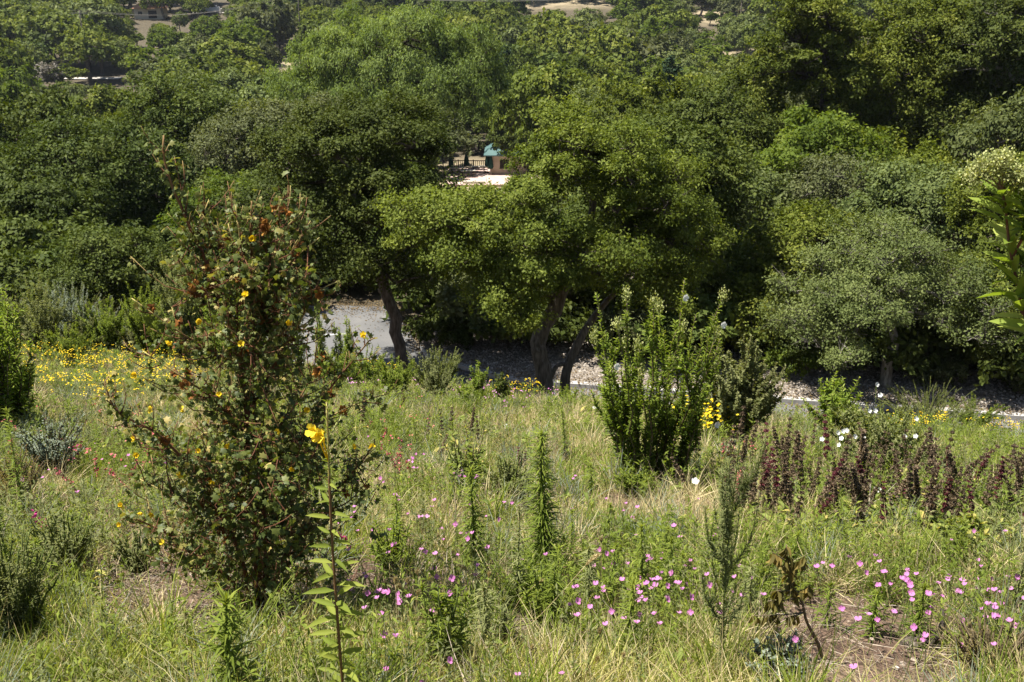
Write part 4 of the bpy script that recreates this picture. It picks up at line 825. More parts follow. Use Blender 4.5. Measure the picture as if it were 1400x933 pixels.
def lf(P, dens, L, t0=0., t1=1.):
    ln = np.linalg.norm(np.diff(P, axis=0), axis=1).sum(); n = max(1, int(ln * dens)); t = R.uniform(t0, t1, n); Q, Tg = along(P, t); rd = radial(Tg, R.random(n) * 6.28)
    pet = Q + rd * R.uniform(.006, .022, (n, 1)); segs(gs, Q, pet, .0009, .0007, 3, rnd=.5)
    Nn = unit(rdir(n) * .8 + [0, 0, .7]); D = unit(rd + R.normal(size=(n, 3)) * .4 + [0, 0, -.25]); l = L * R.uniform(.5, 1.25, n); inst(gl, TLOBE(), pet, D, Nn, l, l * 1.05, np.clip(R.normal(size=n) * .2 + .36 + .25 * (t > .8), 0, 1))
for P, t0 in paths: lf(P, 44, .033, t0)
for P in tw: lf(P, 56, .031)
# dense lower body
for k in range(420):
    tt = R.random(); c = W2(R.normal() * 62 + 345, R.uniform(600, 815), R.normal() * .22); d = unit(rdir(1)[0] + [0, 0, .4]); P2 = smooth([c, c + d * .06, c + d * .13 + [0, 0, .02]], 4); tube(gs, P2, .0022, 3, rnd=.2); lf(P2, 62, .036)
for k in range(170):
    c = W2(R.normal() * 50 + 338, R.uniform(370, 640), R.normal() * .16); j = int(R.integers(0, len(paths))); pa_ = paths[j][0]; q0 = min((p_[0] for p_ in paths), key=lambda A: np.linalg.norm(A - c, axis=1).min()); q0 = q0[np.argmin(np.linalg.norm(q0 - c, axis=1))]
    P2 = smooth([q0, (q0 + c) / 2 + [0, 0, -.015], c + [0, 0, .02]], 6); tube(gs, P2, np.linspace(.003, .0014, 6), 4, rnd=np.repeat(np.linspace(.2, .6, 6), 4)); lf(P2, 60, .031, .3)
n = 98; al = [paths[i][0] for i in R.integers(0, len(paths), n)]; Q = np.array([p_[int(R.uniform(.12, .9) * (len(p_) - 1))] for p_ in al]) + R.normal(size=(n, 3)) * .022
CAP = []
for _ in range(4):
    gr = Geo(); inst(gr, TPETALS(5, .8), [[0, 0, 0]], rdir(1), rdir(1), .030, .030, R.random(1)); inst(gr, TPETALS(5, 1.), [[0, 0, 0]], rdir(1), rdir(1), .022, .022, R.random(1) * .6); inst(gr, TQ(.3), np.zeros((8, 3)), rdir(8), rdir(8), .016, .010); CAP.append(gr.mesh('seed_capsule', M['rust']))
for i in range(n): o = bpy.data.objects.new('seed_capsule', CAP[i % 4]); col.objects.link(o); o.parent = root; o.location = Q[i]; o.rotation_euler = R.random(3) * 6; o.scale = [R.uniform(.8, 1.7)] * 3
root_parts = gs.obj('stems', M['stem_red'], root); gl.obj('foliage', M['fremont'], root)
for px, py in [(497, 458), (184, 513), (164, 717), (192, 700), (208, 704), (222, 741), (183, 600), (272, 617), (345, 326), (166, 690), (336, 403), (187, 622), (508, 611), (487, 610), (440, 590), (230, 470), (395, 440), (300, 540), (250, 560), (420, 560), (310, 610), (380, 590), (290, 660), (400, 640), (205, 560), (270, 440), (330, 470), (245, 650)]:
    g = Geo(); q = W2(px, py, -.22); inst(g, TPETALS(5, .5), [q], rdir(1) + [.3, 0, .8], rdir(1) * .5 + [0, -.9, .3], .028, .028); inst(g, TPETALS(5, .9), [q], rdir(1), rdir(1) * .5 + [0, -.9, .3], .022, .022); g.obj('flower', M['yellow'], root)
print('flannel', time.time() - T0)

# evening primrose
b0 = ground(476, 1010); e = empty('evening_primrose', b0, label='tall evening primrose stalk with a reddish stem and two yellow flowers near the top', cat='flower')
P = smooth([[0, 0, -.03], at(468, 930, b0[1]) - b0, at(461, 840, b0[1]) - b0, at(453, 720, b0[1]) - b0, at(449, 620, b0[1]) - b0, at(447, 550, b0[1]) - b0], 30)
g = Geo(); tube(g, P, np.linspace(.0062, .0035, 30), 8, rnd=np.repeat(np.where(np.linspace(0, 1, 30) > .82, 1, .55), 8)); g.obj('stem', M['stem_red'], e)
n = 46; t = np.linspace(.08, .8, n); Q, Tg = along(P, t); a = np.arange(n) * 2.4; rd = np.stack([np.cos(a), .55 * np.sin(a), 0 * a], 1); side = np.sign(rd[:, 0]); rd[:, 0] = side * np.maximum(abs(rd[:, 0]), .35); D = unit(rd + np.stack([0 * a, 0 * a, np.where(side < 0, .18, -.02) + R.normal(size=n) * .18], 1))
Lf = .118 * (1 - .55 * np.clip((t - .45) / .4, 0, 1)) * R.uniform(.75, 1.1, n)
g = Geo(); inst(g, TLEAF(.07, .12), Q, D, unit(np.array([0, -.45, .8]) + rdir(n) * .25), Lf, Lf * .24, R.uniform(.45, 1, n)); leafy(g, P, 70, .035, .007, 50, .80, 1., taper=.35); leafy(g, P, 40, .022, .006, 72, .93, 1., rnd=lambda t: np.full(len(t), 1.)); g.obj('leaves', M['herb'], e)
for px, py, s in ((431, 590, .046), (441, 597, .05)):
    g = Geo(); q = at(px, py, b0[1] - .02) - b0; segs(g, [along(P, np.array([.84]))[0][0]], [q], .002, .003, 4)
    inst(g, TPETALS(4, .75), [q], [[.7, -.1, .6]], [[-.5, -.6, .35]], s, s, 1.); inst(g, TPETALS(4, .5), [q], [[.2, -.1, .8]], [[-.4, -.75, .2]], s * .8, s * .8, .6); g.obj('flower', M['yellow'], e)
g = Geo(); A = along(P, np.array([.83, .86, .88, .9]))[0]; B = A + np.array([[.045, 0, .06], [.03, -.02, .06], [-.04, 0, .055], [.03, .02, .055]]); segs(g, A, B, .002, .0035, 5); inst(g, TLEAF(), B, unit(B - A), [[0, -1, 0]], .03, .009, .9); g.obj('bud', M['cream_fl'], e)

# shrub whose flowering branch leans in from the right
b1 = np.array([1.95, 2.5, gnd(1.95, 2.5)]); e = empty('toyon_shrub', b1, label='toyon branch with glossy leaves and cream buds leaning in at the right edge', cat='shrub')
V1 = lambda px, py, dy=0: at(px, py, 2.45 + dy) - b1
P = smooth([[0, 0, -.05], [-.05, 0, .6], V1(1425, 460), V1(1398, 430), V1(1392, 390), V1(1382, 350), V1(1376, 300), V1(1372, 265), V1(1366, 250)], 40)
gs, gl, gf = Geo(), Geo(), Geo(); tube(gs, P, np.linspace(.010, .003, 40), 8, rnd=np.repeat(np.linspace(.1, .55, 40), 8))
leafy(gl, P, 30, .105, .034, 38, .30, .7, T=TLEAF(.06, .12), taper=.25); leafy(gl, P, 70, .12, .036, 36, .70, .985, T=TLEAF(.06, .12), taper=.2)
for a_, b_ in (((1392, 390), (1420, 300)), ((1385, 350), (1402, 260)), ((1398, 425), (1440, 340))):
    P2 = smooth([V1(*a_), (V1(*a_) + V1(*b_)) / 2 + [.01, -.02, 0], V1(*b_)], 10); tube(gs, P2, np.linspace(.004, .002, 10), 6, rnd=.5); leafy(gl, P2, 26, .09, .03, 40, .2, 1, T=TLEAF(.06, .12), taper=.2)
for c, s in (((1358, 222), 1), ((1342, 232), .8), ((1382, 236), .9), ((1395, 250), .7), ((1330, 240), .5), ((1372, 215), .6)):
    c3 = V1(*c); o3 = V1(1370, 262); P2 = smooth([o3, (o3 + c3) / 2 + [0, 0, .005], c3], 6); tube(gs, P2, .0018, 4, rnd=.6); n = int(520 * s); Q = c3 + R.normal(size=(n, 3)) * [.016 * s + .004, .02, .012]
    segs(gf, np.broadcast_to(P2[4], (n // 3, 3)), Q[:n // 3], .0007, .0005, 3, rnd=.3); inst(gf, TQ(.3), Q, rdir(n) + [0, 0, .8], rdir(n), .0065, .0055)
gs.obj('stems', M['stem_red'], e); gl.obj('leaves', M['shrubleaf'], e); gf.obj('bud_cluster', M['cream_fl'], e)

# ------------------------------------------------------------------ stalks
ST = []
def stalk(px, bpx_, tpy, dens=260, L=.06, W=.007, el=26, mat_='herb', lean=.03, look='leafy', T=None, label=None, sr=.003, branch=0, t0=.08):
    L *= 2.0; W *= 1.5; p, h, _ = dims(px, bpx_, tpy, 1); P = smooth([[0, 0, -.03], [R.normal() * lean * h * .5, R.normal() * lean * h * .5, h * .5], [R.normal() * lean * h, R.normal() * lean * h, h]], 16)
    gs, gl = Geo(), Geo(); tube(gs, P, np.linspace(sr, sr * .5, 16), 5, rnd=.6); leafy(gl, P, h * dens, L, W, el, t0, T=T or TBLADE(.35, 2), taper=.55, grav=.1); leafy(gl, P, 26, L * .55, W, 66, .93, 1.0, T=TBLADE(.2, 2), rnd=lambda t: R.uniform(.7, 1, len(t)))
    for k in range(branch):
        tt = R.uniform(.25, .85); Q, Tg = along(P, np.array([tt])); d = unit(radial(Tg, np.array([R.random() * 6.28]))[0] * .6 + Tg[0]); l = h * R.uniform(.12, .3); P2 = smooth([Q[0], Q[0] + d * l * .5, Q[0] + unit(d + [0, 0, .6]) * l], 5); tube(gs, P2, .0012, 3); leafy(gl, P2, l * dens, L * .8, W, el, .1, T=TBLADE(.35, 2))
    e = empty('leafy_stalk', p); gs.obj('stem', M['stem'], e); gl.obj('leaves', M[mat_], e); e['category'] = 'plant'
    if label: e['label'] = label
    else: ST.append([e, look, px, (bpx_ + tpy) / 2, 0, 'plant'])
    return e
stalk(745, 805, 592, 900, .085, .009, 24, label='densest bright green feathery stalk in the middle of the meadow', sr=.006)
stalk(648, 785, 642, 480, .07, .009, label='straight green stalk with a feathery top left of the densest stalk', sr=.004)
stalk(985, 940, 598, 420, .028, .004, 50, 'herb_grey', label='tall wispy grey green stalk covered in tiny leaves', branch=26, sr=.004)
stalk(322, 985, 822, 420, .095, .012, 32, label='bright green leafy stalk at the bottom in front of the flannel bush', sr=.005)
stalk(876, 850, 722, 420, .06, .008, label='green stalk rising through the pink flower cluster', sr=.004)
stalk(808, 690, 636, 420, .07, .009, label='short fresh stalk in front of the dry grass')
stalk(1082, 800, 728, 900, .06, .006, label='feathery green tuft above the withered sapling')
stalk(1298, 790, 712, 900, .07, .007, label='feathery green stalk below the dark spikes on the right')
stalk(1268, 785, 728, 800, .06, .006, label='smaller feathery stalk left of the right hand feathery one')
for a_ in [(880, 705, 655), (838, 835, 742), (912, 835, 738), (755, 880, 750), (706, 835, 700), (580, 745, 682), (930, 822, 758), (40, 720, 560), (18, 820, 640), (800, 860, 745), (545, 760, 675), (905, 800, 720), (662, 900, 800), (630, 920, 815), (590, 925, 800), (470, 900, 830), (965, 800, 700), (1020, 870, 770), (690, 900, 820), (1250, 880, 800), (770, 640, 560), (620, 640, 575), (520, 610, 555), (570, 640, 575), (1190, 870, 810), (110, 780, 700), (60, 830, 740), (260, 900, 840), (150, 900, 830), (720, 720, 640), (860, 905, 800), (1130, 860, 800), (1380, 850, 760), (1340, 800, 740), (1000, 760, 690), (1040, 800, 730), (830, 760, 690), (780, 780, 700)]:
    stalk(*a_, dens=R.choice([300, 450, 600]), L=R.uniform(.04, .07), W=.007, mat_='herb' if R.random() < .6 else 'herb_grey', look='slim')
LM = [('the evening primrose', 450, 760), ('the densest green stalk', 745, 700), ('the upright shrub', 885, 600), ('the pink flower cluster', 870, 800), ('the bare soil', 1180, 860), ('the dark spikes', 1200, 650), ('the yellow flower drift', 130, 540), ('the flannel bush', 330, 740), ('the lower left corner', 40, 880), ('the bottom edge centre', 700, 920), ('the dry grass patch', 790, 600), ('the straw patch', 200, 820), ('the right hand pink flowers', 1300, 800), ('the meadow centre', 600, 650)]
wording(ST, LM, 'green leafy stalk')
for t in ST: t[0]['group'] = 'green stalks in the meadow'
# ------------------------------------------------------------------ hummingbird sage
SG = []
def spike_mesh(seed, h, wine):
    rr = np.random.default_rng(seed); gs, gp, gl = Geo(), Geo(), Geo(); P = smooth([[0, 0, -.03], [rr.normal() * .02, rr.normal() * .02, h * .5], [rr.normal() * .04, rr.normal() * .04, h]], 12); tube(gs, P, np.linspace(.004, .002, 12), 5, rnd=.3)
    nw = int(rr.integers(6, 11)); tt = np.linspace(.5, .99, nw)
    for k, t in enumerate(tt):
        Q, Tg = along(P, np.array([t])); r = .026 * (1.1 - .55 * k / nw) * rr.uniform(.8, 1.15); n = 60; d = rdir(n, rr) * [1, 1, .5]; d[:, 2] += .25; inst(gp, TQ(.3), np.repeat(Q, n, 0) + d * r * .25, d, rdir(n, rr), r * 1.0, r * .5, rr.random(n))
    for k in range(int(rr.integers(5, 9))):
        t = rr.uniform(.0, .36); Q, Tg = along(P, np.array([t])); a = rr.random() * 6.28; L = rr.uniform(.07, .14); inst(gl, TLEAF(.1, .35), Q, [[cos(a), sin(a), rr.uniform(.1, .9)]], [[0, 0, 1.]], L, L * .42, float(np.clip(rr.normal() * .3 + .45, 0, 1)))
    return gs.mesh('stem', M['stem_brown']), gp.mesh('flower_spike', M['sagewine' if wine else 'sagespike']), gl.mesh('leaves', M['sageleaf'])
SP = [spike_mesh(i, .5 + .06 * (i % 4), i == 2) for i in range(8)]
def sage(px, bpx_, tpy, k=None):
    p, h, _ = dims(px, bpx_, tpy, 1); k = int(rs.integers(0, 8)) if k is None else k; s = h / (.5 + .06 * (k % 4)); e = empty('sage_spike', p, rs.random() * 6.28); e.scale = (max(s, .75), max(s, .75), s); e.rotation_euler[0] = rs.normal() * .1; e.rotation_euler[1] = rs.normal() * .1
    for nm, me in zip(('stem', 'flower_spike', 'leaves'), SP[k]): o = bpy.data.objects.new(nm, me); col.objects.link(o); o.parent = e
    SG.append([e, 'wine red' if k == 2 else 'dark brown', px, tpy, 0, 'flower'])
for px, b_, t_ in [(1075, 700, 597), (1096, 690, 607), (1148, 700, 603), (1163, 720, 633), (1299, 690, 592), (1268, 690, 600), (1358, 690, 610), (1128, 730, 645), (1262, 745, 682), (1302, 720, 645), (1236, 700, 640), (1010, 640, 556), (1023, 640, 575), (1056, 660, 595), (1104, 640, 563), (1065, 700, 640), (1050, 700, 640), (1020, 690, 650), (1175, 700, 645), (1182, 700, 630), (1210, 700, 638),
                  (1320, 740, 660), (1338, 720, 640), (1375, 720, 650), (1392, 690, 618), (1330, 690, 620), (1290, 700, 625), (1080, 680, 620), (1110, 700, 640), (500, 590, 530), (496, 600, 548), (475, 580, 545), (588, 610, 565), (604, 612, 562), (617, 610, 558), (640, 620, 560), (645, 625, 565), (692, 600, 568), (712, 660, 612), (716, 650, 618), (773, 640, 605), (552, 570, 536), (605, 640, 590), (950, 650, 575), (935, 660, 600), (915, 670, 608), (930, 690, 630), (640, 660, 600)]: sage(px, b_, t_)
for i in range(165):
    px = rs.uniform(990, 1415); b_ = rs.uniform(655, 742) + (px - 990) * .035; sage(px, b_, b_ - rs.uniform(38, 100) * (b_ / 700))
wording(SG, [('the mallow bush', 1200, 590), ('the upright shrub', 930, 620), ('the right hand yellow flowers', 1330, 600), ('the feathery green stalk', 1290, 740), ('the withered sapling', 1085, 760), ('the leafy sage bush', 640, 600), ('the flannel bush', 490, 560), ('the small bright shrub', 1120, 600), ('the right edge', 1400, 680)], 'dried flower spike')
for t in SG: t[0]['group'] = 'dried sage spikes in the meadow'
# ------------------------------------------------------------------ clarkia
def clark(seed):
    rr = np.random.default_rng(seed); gs, gf = Geo(), Geo(); h = .26; P = smooth([[0, 0, -.02], [rr.normal() * .02, rr.normal() * .02, h * .5], [rr.normal() * .03, rr.normal() * .03, h]], 7); tube(gs, P, .0016, 4); leafy(gs, P, 14, .03, .004, 50, .1, .9, T=TBLADE(.3, 2))
    inst(gf, TPETALS(4, .62), [P[-1]], [[1, 0, .2]], [[rr.normal() * .6, -.2 + .4 * rr.normal(), .8]], .026, .026, .1 + rr.random() * .5); return gs.mesh('stem', M['stem']), gf.mesh('flower', M['pink'])
CM = [clark(100 + i) for i in range(7)]; CL = []
def clarkia(px, py):
    p = ground(px, py); hh = rs.uniform(.16, .34)
    for _ in range(4):
        t = at(px, py, p[1]); d = ray(px, py); 
        # flower floats hh above the ground: march back along the view ray
        tt = p[1] / d[1]
        while tt > .5 and d[2] * tt - gnd(d[0] * tt, d[1] * tt) < hh: tt -= .01
        p = np.array([d[0] * tt, d[1] * tt, 0]); break
    p[2] = gnd(p[0], p[1]); e = empty('clarkia_flower', p, rs.uniform(-.8, .8)); s = hh / .26; e.scale = (1, 1, s); q = rs.uniform(.8, 1.2); e.scale = (q, q, s)
    for nm, me in zip(('stem', 'flower'), CM[int(rs.integers(0, 7))]): o = bpy.data.objects.new(nm, me); col.objects.link(o); o.parent = e
    CL.append([e, 'small', px, py, 0, 'flower'])
for cx_, cy_, sx, sy, n in [(855, 805, 38, 22, 34), (920, 800, 34, 26, 24), (520, 812, 24, 18, 18), (1225, 805, 45, 22, 28), (1330, 790, 45, 28, 24), (1370, 830, 25, 18, 9), (590, 720, 40, 30, 16), (510, 690, 18, 30, 10), (680, 740, 50, 30, 8), (880, 730, 40, 20, 9), (1000, 770, 30, 25, 7), (1145, 765, 20, 10, 5), (1262, 865, 8, 10, 3), (1080, 870, 5, 5, 1), (1150, 920, 5, 4, 1), (130, 650, 50, 40, 8), (420, 700, 50, 50, 10), (1330, 860, 30, 15, 5), (560, 890, 30, 20, 3), (750, 910, 30, 8, 2), (750, 680, 60, 20, 6), (620, 780, 30, 20, 6)]:
    for _ in range(int(n * 1.18)): clarkia(cx_ + rs.normal() * sx, min(925, cy_ + rs.normal() * sy))
wording(CL, LM, 'pink four petalled flower')
for t in CL: t[0]['group'] = 'pink flowers in the meadow'
# white flowers low in the meadow
for px, py, lb in [(948, 690, 'single white flower low on the grass right of the upright shrub'), (812, 575, 'single white flower in the dry grass patch'), (692, 604, 'single white flower left of the densest stalk'), (1195, 700, 'white flower in the sage leaves')]:
    p = ground(px, py); e = empty('white_flower', p, label=lb, cat='flower'); g = Geo(); tube(g, [[0, 0, -.02], [0, 0, .2]], .002, 4); g.obj('stem', M['stem'], e); g = Geo(); inst(g, TPETALS(5, .5), [[0, 0, .2]], [[1, 0, 0]], [[.2, -.5, .8]], .06, .06); g.obj('flower', M['white'], e)
# red and magenta spikes
RD = []
def redspike(px, b_, t_, m_, look):
    p, h, _ = dims(px, b_, t_, 1); P = smooth([[0, 0, -.02], [R.normal() * .03, 0, h * .5], [R.normal() * .05, 0, h]], 8); e = empty('penstemon_spike', p); g = Geo(); tube(g, P, .002, 4); leafy(g, P, 20, .03, .006, 40, .05, .7); g.obj('stem', M['stem'], e); g = Geo(); n = 26; Q, Tg = along(P, R.uniform(.45, 1, n)); inst(g, TLEAF(.4), Q, unit(rdir(n) + [0, 0, -.1]), rdir(n), .026, .014); g.obj('flowers', M[m_], e); RD.append([e, look, px, t_, 0, 'flower'])
for px, b_, t_ in [(535, 680, 618), (550, 675, 622), (558, 680, 630), (545, 660, 600), (527, 640, 585), (500, 600, 575), (90, 650, 590), (120, 660, 600), (140, 670, 620), (75, 640, 600), (110, 700, 640), (160, 690, 640), (180, 680, 630), (30, 620, 575), (15, 650, 600), (1010, 700, 650), (1003, 690, 640), (985, 650, 600), (530, 790, 752), (560, 770, 735), (1030, 720, 690), (200, 640, 600), (230, 650, 590)]: redspike(px, b_, t_, 'redfl', 'rose red')
for px, b_, t_ in [(62, 760, 700), (68, 750, 710), (82, 740, 715), (105, 640, 612), (112, 640, 608), (108, 780, 765), (1020, 670, 640), (85, 600, 580), (470, 770, 725)]: redspike(px, b_, t_, 'magenta', 'magenta')
wording(RD, LM, 'flower spike'); [t[0].__setitem__('group', 'red flower spikes') for t in RD]
# foxtail heads
FT = []
def foxtail(pts, hl, hw=.009):
    b_ = ground(*pts[0]); P = smooth([[0, 0, -.02]] + [at(px, py, b_[1] - .04 * i) - b_ for i, (px, py) in enumerate(pts[1:], 1)], 14); e = empty('foxtail_grass', b_); g = Geo(); tube(g, P, .0016, 4); g.obj('stem', M['straw'], e)
    d = unit(P[-1] - P[-3]); g = Geo(); n = 130; t = R.random(n); Q = P[-1] + d * (t * hl)[:, None] + [0, 0, 0] - np.stack([0 * t, 0 * t, hl * .25 * t * t], 1); D = unit(rdir(n) * .45 + d); inst(g, TBLADE(.1, 2), Q + rdir(n) * (hw * np.sin(pi * np.clip(t, .08, .95)))[:, None] * .5, D, rdir(n), .022, .003); g.obj('seed_head', M['straw'], e); FT.append([e, 'dry', pts[-1][0], pts[-1][1], 0, 'grass'])
for pts, hl in [([(690, 885), (745, 835), (800, 774)], .10), ([(690, 860), (715, 815), (732, 800)], .07), ([(735, 860), (750, 835), (762, 830)], .04), ([(655, 870), (662, 830), (668, 790)], .03), ([(680, 850), (665, 810), (640, 782)], .07), ([(450, 880), (420, 860), (400, 843)], .05), ([(820, 830), (822, 800), (822, 742)], .03), ([(590, 890), (575, 840), (560, 800)], .04), ([(600, 880), (580, 830), (572, 788)], .04), ([(565, 870), (555, 820), (548, 805)], .04), ([(570, 880), (568, 840), (571, 815)], .04), ([(560, 900), (545, 850), (541, 800)], .04), ([(600, 780), (597, 750), (598, 735)], .03), ([(620, 790), (628, 760), (630, 748)], .05), ([(720, 925), (722, 905), (726, 890)], .05), ([(830, 930), (826, 905), (822, 870)], .06), ([(810, 935), (812, 920), (815, 905)], .06), ([(790, 935), (785, 920), (780, 912)], .06), ([(845, 940), (850, 915), (852, 900)], .05)]: foxtail(pts, hl, .014)
wording(FT, LM, 'foxtail seed head on a thin stalk'); [t[0].__setitem__('group', 'dry foxtail grasses') for t in FT]
# withered sapling
b0 = ground(1128, 905); e = empty('withered_sapling', b0, label='bent bare sapling with drooping withered leaves on the bare soil', cat='sapling'); SY = b0[1]
V2 = lambda px, py, dy=0: at(px, py, SY + dy) - b0
gs, gl = Geo(), Geo(); P = smooth([[0, 0, -.03], V2(1118, 880), V2(1102, 848), V2(1095, 820), V2(1085, 805), V2(1078, 770), V2(1075, 745)], 20); tube(gs, P, np.linspace(.009, .003, 20), 7, rnd=.6, wob=.05)
for q in [((1086, 806), (1062, 808)), ((1092, 818), (1050, 822)), ((1097, 838), (1033, 842)), ((1088, 810), (1108, 800)), ((1098, 838), (1080, 842)), ((1080, 780), (1100, 760)), ((1078, 770), (1055, 755)), ((1118, 880), (1048, 880))]:
    P2 = smooth([V2(*q[0]), (V2(*q[0]) + V2(*q[1])) / 2 + [0, -.02, .01], V2(*q[1], -.05)], 8); tube(gs, P2, np.linspace(.004, .002, 8), 5, rnd=.7)
    n = 13; Q, Tg = along(P2, R.uniform(.5, 1, n)); inst(gl, TLEAF(.25, .2), Q, unit(rdir(n) * .5 + [0, 0, -1]), rdir(n), .06, .018)
n = 46; Q, Tg = along(P, R.uniform(.6, 1, n)); inst(gl, TLEAF(.25, .2), Q, unit(rdir(n) * .6 + [0, 0, -.8]), rdir(n), .06, .018); gs.obj('stems', M['stem_brown'], e); gl.obj('leaves', M['dead_leaf'], e)
# stick and stones on the soil
b0 = ground(1268, 890); e = Geo(); P = smooth([[0, 0, .02], [.06, .05, .04], [.12, .14, .05], [.17, .27, .03]], 12); tube(e, P, np.linspace(.016, .01, 12), 7, wob=.12); tube(e, smooth([[.08, .06, .04], [.02, .07, .05], [-.06, .03, .02]], 6), .009, 6); o = e.obj('stick', M['bark_dark']); o.location = b0; tag(o, 'short dark forked stick lying on the bare soil', 'stick')
for px, py, s, lb in [(1245, 887, .045, 'brown clod lying left of the dark stick'), (1224, 918, .014, 'small pale stone near the bottom on bare soil'), (1195, 915, .012, 'tiny white stone on the bare soil'), (1186, 848, .03, 'flat grey stone in the middle of the bare soil')]:
    g = Geo(); me = rdir(60) * s * [1.2, .9, .6]; 
    import bmesh
    bm = bmesh.new(); bmesh.ops.create_icosphere(bm, subdivisions=2, radius=s)
    for v in bm.verts: v.co = Vector3(v.co) if False else v.co; v.co.x *= 1.25 + .1 * R.normal(); v.co.z *= .6 + .08 * R.normal(); v.co.y *= 1 + .08 * R.normal()
    me = bpy.data.meshes.new('stone'); bm.to_mesh(me); bm.free(); me.materials.append(M['palewall'] if s < .02 else M['bark' if s > .04 else 'concrete']); o = bpy.data.objects.new('stone', me); col.objects.link(o); p = ground(px, py); o.location = p + [0, 0, s * .3]; tag(o, lb, 'stone', 'stones')
print('plants', time.time() - T0)

# ------------------------------------------------------------------ uncountable ground cover
def field(n, pw=1.3, y0=1.3, y1=22.0):
    n = int(n * 1.25)
    ys_ = np.linspace(y0, y1, 800); w_ = (1.36 * ys_ + 4.4) / ys_ ** pw; c = np.cumsum(w_); c /= c[-1]; y = np.interp(R.random(n), c, ys_); x = (R.random(n) * 2 - 1) * (.68 * y + 2.2); ok = y < y_near(x) - .3; x, y = x[ok], y[ok]
    z = H(x, y); px, py, dep = proj(np.stack([x, y, z], 1)); return x, y, z, px, py
def blob(px, py, lst):
    v = np.zeros(len(px))
    for cx_, cy_, rx, ry in lst: v = np.maximum(v, np.clip(1.6 - ((px - cx_) / rx) ** 2 - ((py - cy_) / ry) ** 2, 0, 1))
    return v
def wn(x, y, s, sd): return .5 + .25 * (np.sin(x * s + 1.3 * sd + np.sin(y * s * 1.1) * 1.3) + np.sin(y * s * 1.27 + 2.1 * sd + 1.4 * np.sin(x * s * .8 + sd)))
BARE_ = [(1170, 885, 120, 66), (1230, 940, 110, 46), (1100, 850, 60, 26), (728, 868, 50, 30), (330, 845, 75, 32), (1140, 830, 50, 14), (500, 800, 45, 30), (860, 690, 40, 14), (960, 695, 40, 12)]
STRAW_ = [(220, 830, 100, 70), (290, 845, 80, 34)]
def scatter(n, keep, pw=1.3):
    x, y, z, px, py = field(n, pw); k = keep(x, y, px, py) * (1 - .97 * blob(px, py, BARE_)) * (1 - .85 * blob(px, py, STRAW_)) > R.random(len(x)); return x[k], y[k], z[k], px[k], py[k]
def blades(name, n, keep, h, w, m_, lab, lean=.5, T=None, cols=None, pw=1.3, hvar=None, wv=0):
    x, y, z, px, py = scatter(n, keep, pw); k = len(x); g = Geo(); D = R.normal(size=(k, 3)) * lean; D[:, 2] = 1; hh = h * R.uniform(.45, 1.3, k) * (.75 + .5 * wn(x, y, 1.9, 3)); 
    if hvar is not None: hh *= hvar(px, py)
    c = np.clip(R.normal(size=k) * .2 + .2 + .6 * wn(x, y, 1.3, 7), 0, 1)
    w = w * (1 + .7 * wv * blob(px, py, GREEN_)); inst(g, T or TBLADE(.45, 2), np.stack([x, y, z - .01], 1), D, rdir(k), hh, w * (.7 + .08 * y) * R.uniform(.7, 1.3, k), c); o = g.obj(name, M[m_]); return tag(o, lab, 'grass', kind='stuff')
GREEN_ = [(260, 900, 330, 60), (650, 920, 200, 40), (30, 850, 140, 120)]
blades('green_grass', 330000, lambda x, y, px, py: np.clip(.30 + .45 * (wn(x, y, 1.2, 1) - .4) + .75 * blob(px, py, GREEN_), 0, 1), .19, .0042, 'green_grass', 'light green grass growing over the near meadow', wv=1, hvar=lambda px, py: 1 - .35 * blob(px, py, [(260, 800, 200, 60)]))
blades('dry_grass', 230000, lambda x, y, px, py: np.clip(.22 + .5 * (wn(x, y, 1.0, 5) - .45) + .8 * blob(px, py, [(790, 600, 85, 50), (560, 700, 60, 50), (800, 690, 130, 30), (970, 700, 60, 60), (620, 900, 170, 40), (215, 800, 90, 60), (1040, 610, 60, 40)]), 0, 1), .24, .0034, 'straw', 'dry straw coloured grass mixed through the meadow', lean=.6)
# small leafy forbs
def forbs(name, n, nl, keep, h, L, Wd, m_, lab, T=None):
    x, y, z, px, py = scatter(n, keep); k = len(x); hh = h * R.uniform(.4, 1.3, k) * (.6 + .8 * wn(x, y, 1.6, 2)); top = np.stack([x + R.normal(size=k) * .04, y + R.normal(size=k) * .04, z + hh], 1); b_ = np.stack([x, y, z - .01], 1)
    g = Geo(); segs(g, b_, top, .0016, .0009, 3, rnd=.4); t = R.random((k, nl)) ** .7; Q = (b_[:, None] + (top - b_)[:, None] * t[..., None]).reshape(-1, 3); m2 = len(Q); a = R.random(m2) * 6.28; D = np.stack([np.cos(a), np.sin(a), R.uniform(.1, 1.2, m2)], 1)
    sc = np.repeat(.7 + .06 * y, nl) * R.uniform(.6, 1.3, m2); inst(g, T or TQ(.12), Q, D, rdir(m2) * .5 + [0, 0, 1], L * sc, Wd * sc, np.clip(np.repeat(wn(x, y, 1.5, 4), nl) * .5 + .15 + R.normal(size=m2) * .2, 0, 1)); o = g.obj(name, M[m_]); return tag(o, lab, 'ground cover', kind='stuff')
forbs('green_herbs', 34000, 16, lambda x, y, px, py: np.clip(.1 + 1.5 * (wn(x, y, 1.4, 9) - .35) * (.4 + wn(x, y, 4.5, 3)), 0, 1) * (1 - .8 * blob(px, py, GREEN_)), .30, .044, .011, 'herb', 'fresh green small leaved herbs filling the meadow')
forbs('grey_herbs', 30000, 16, lambda x, y, px, py: np.clip(.1 + 1.3 * (wn(x, y, 1.1, 12) - .4) * (.4 + wn(x, y, 5, 8)) + .4 * (px < 250), 0, 1), .30, .034, .009, 'herb_grey', 'grey green fine leaved herbs filling the meadow')
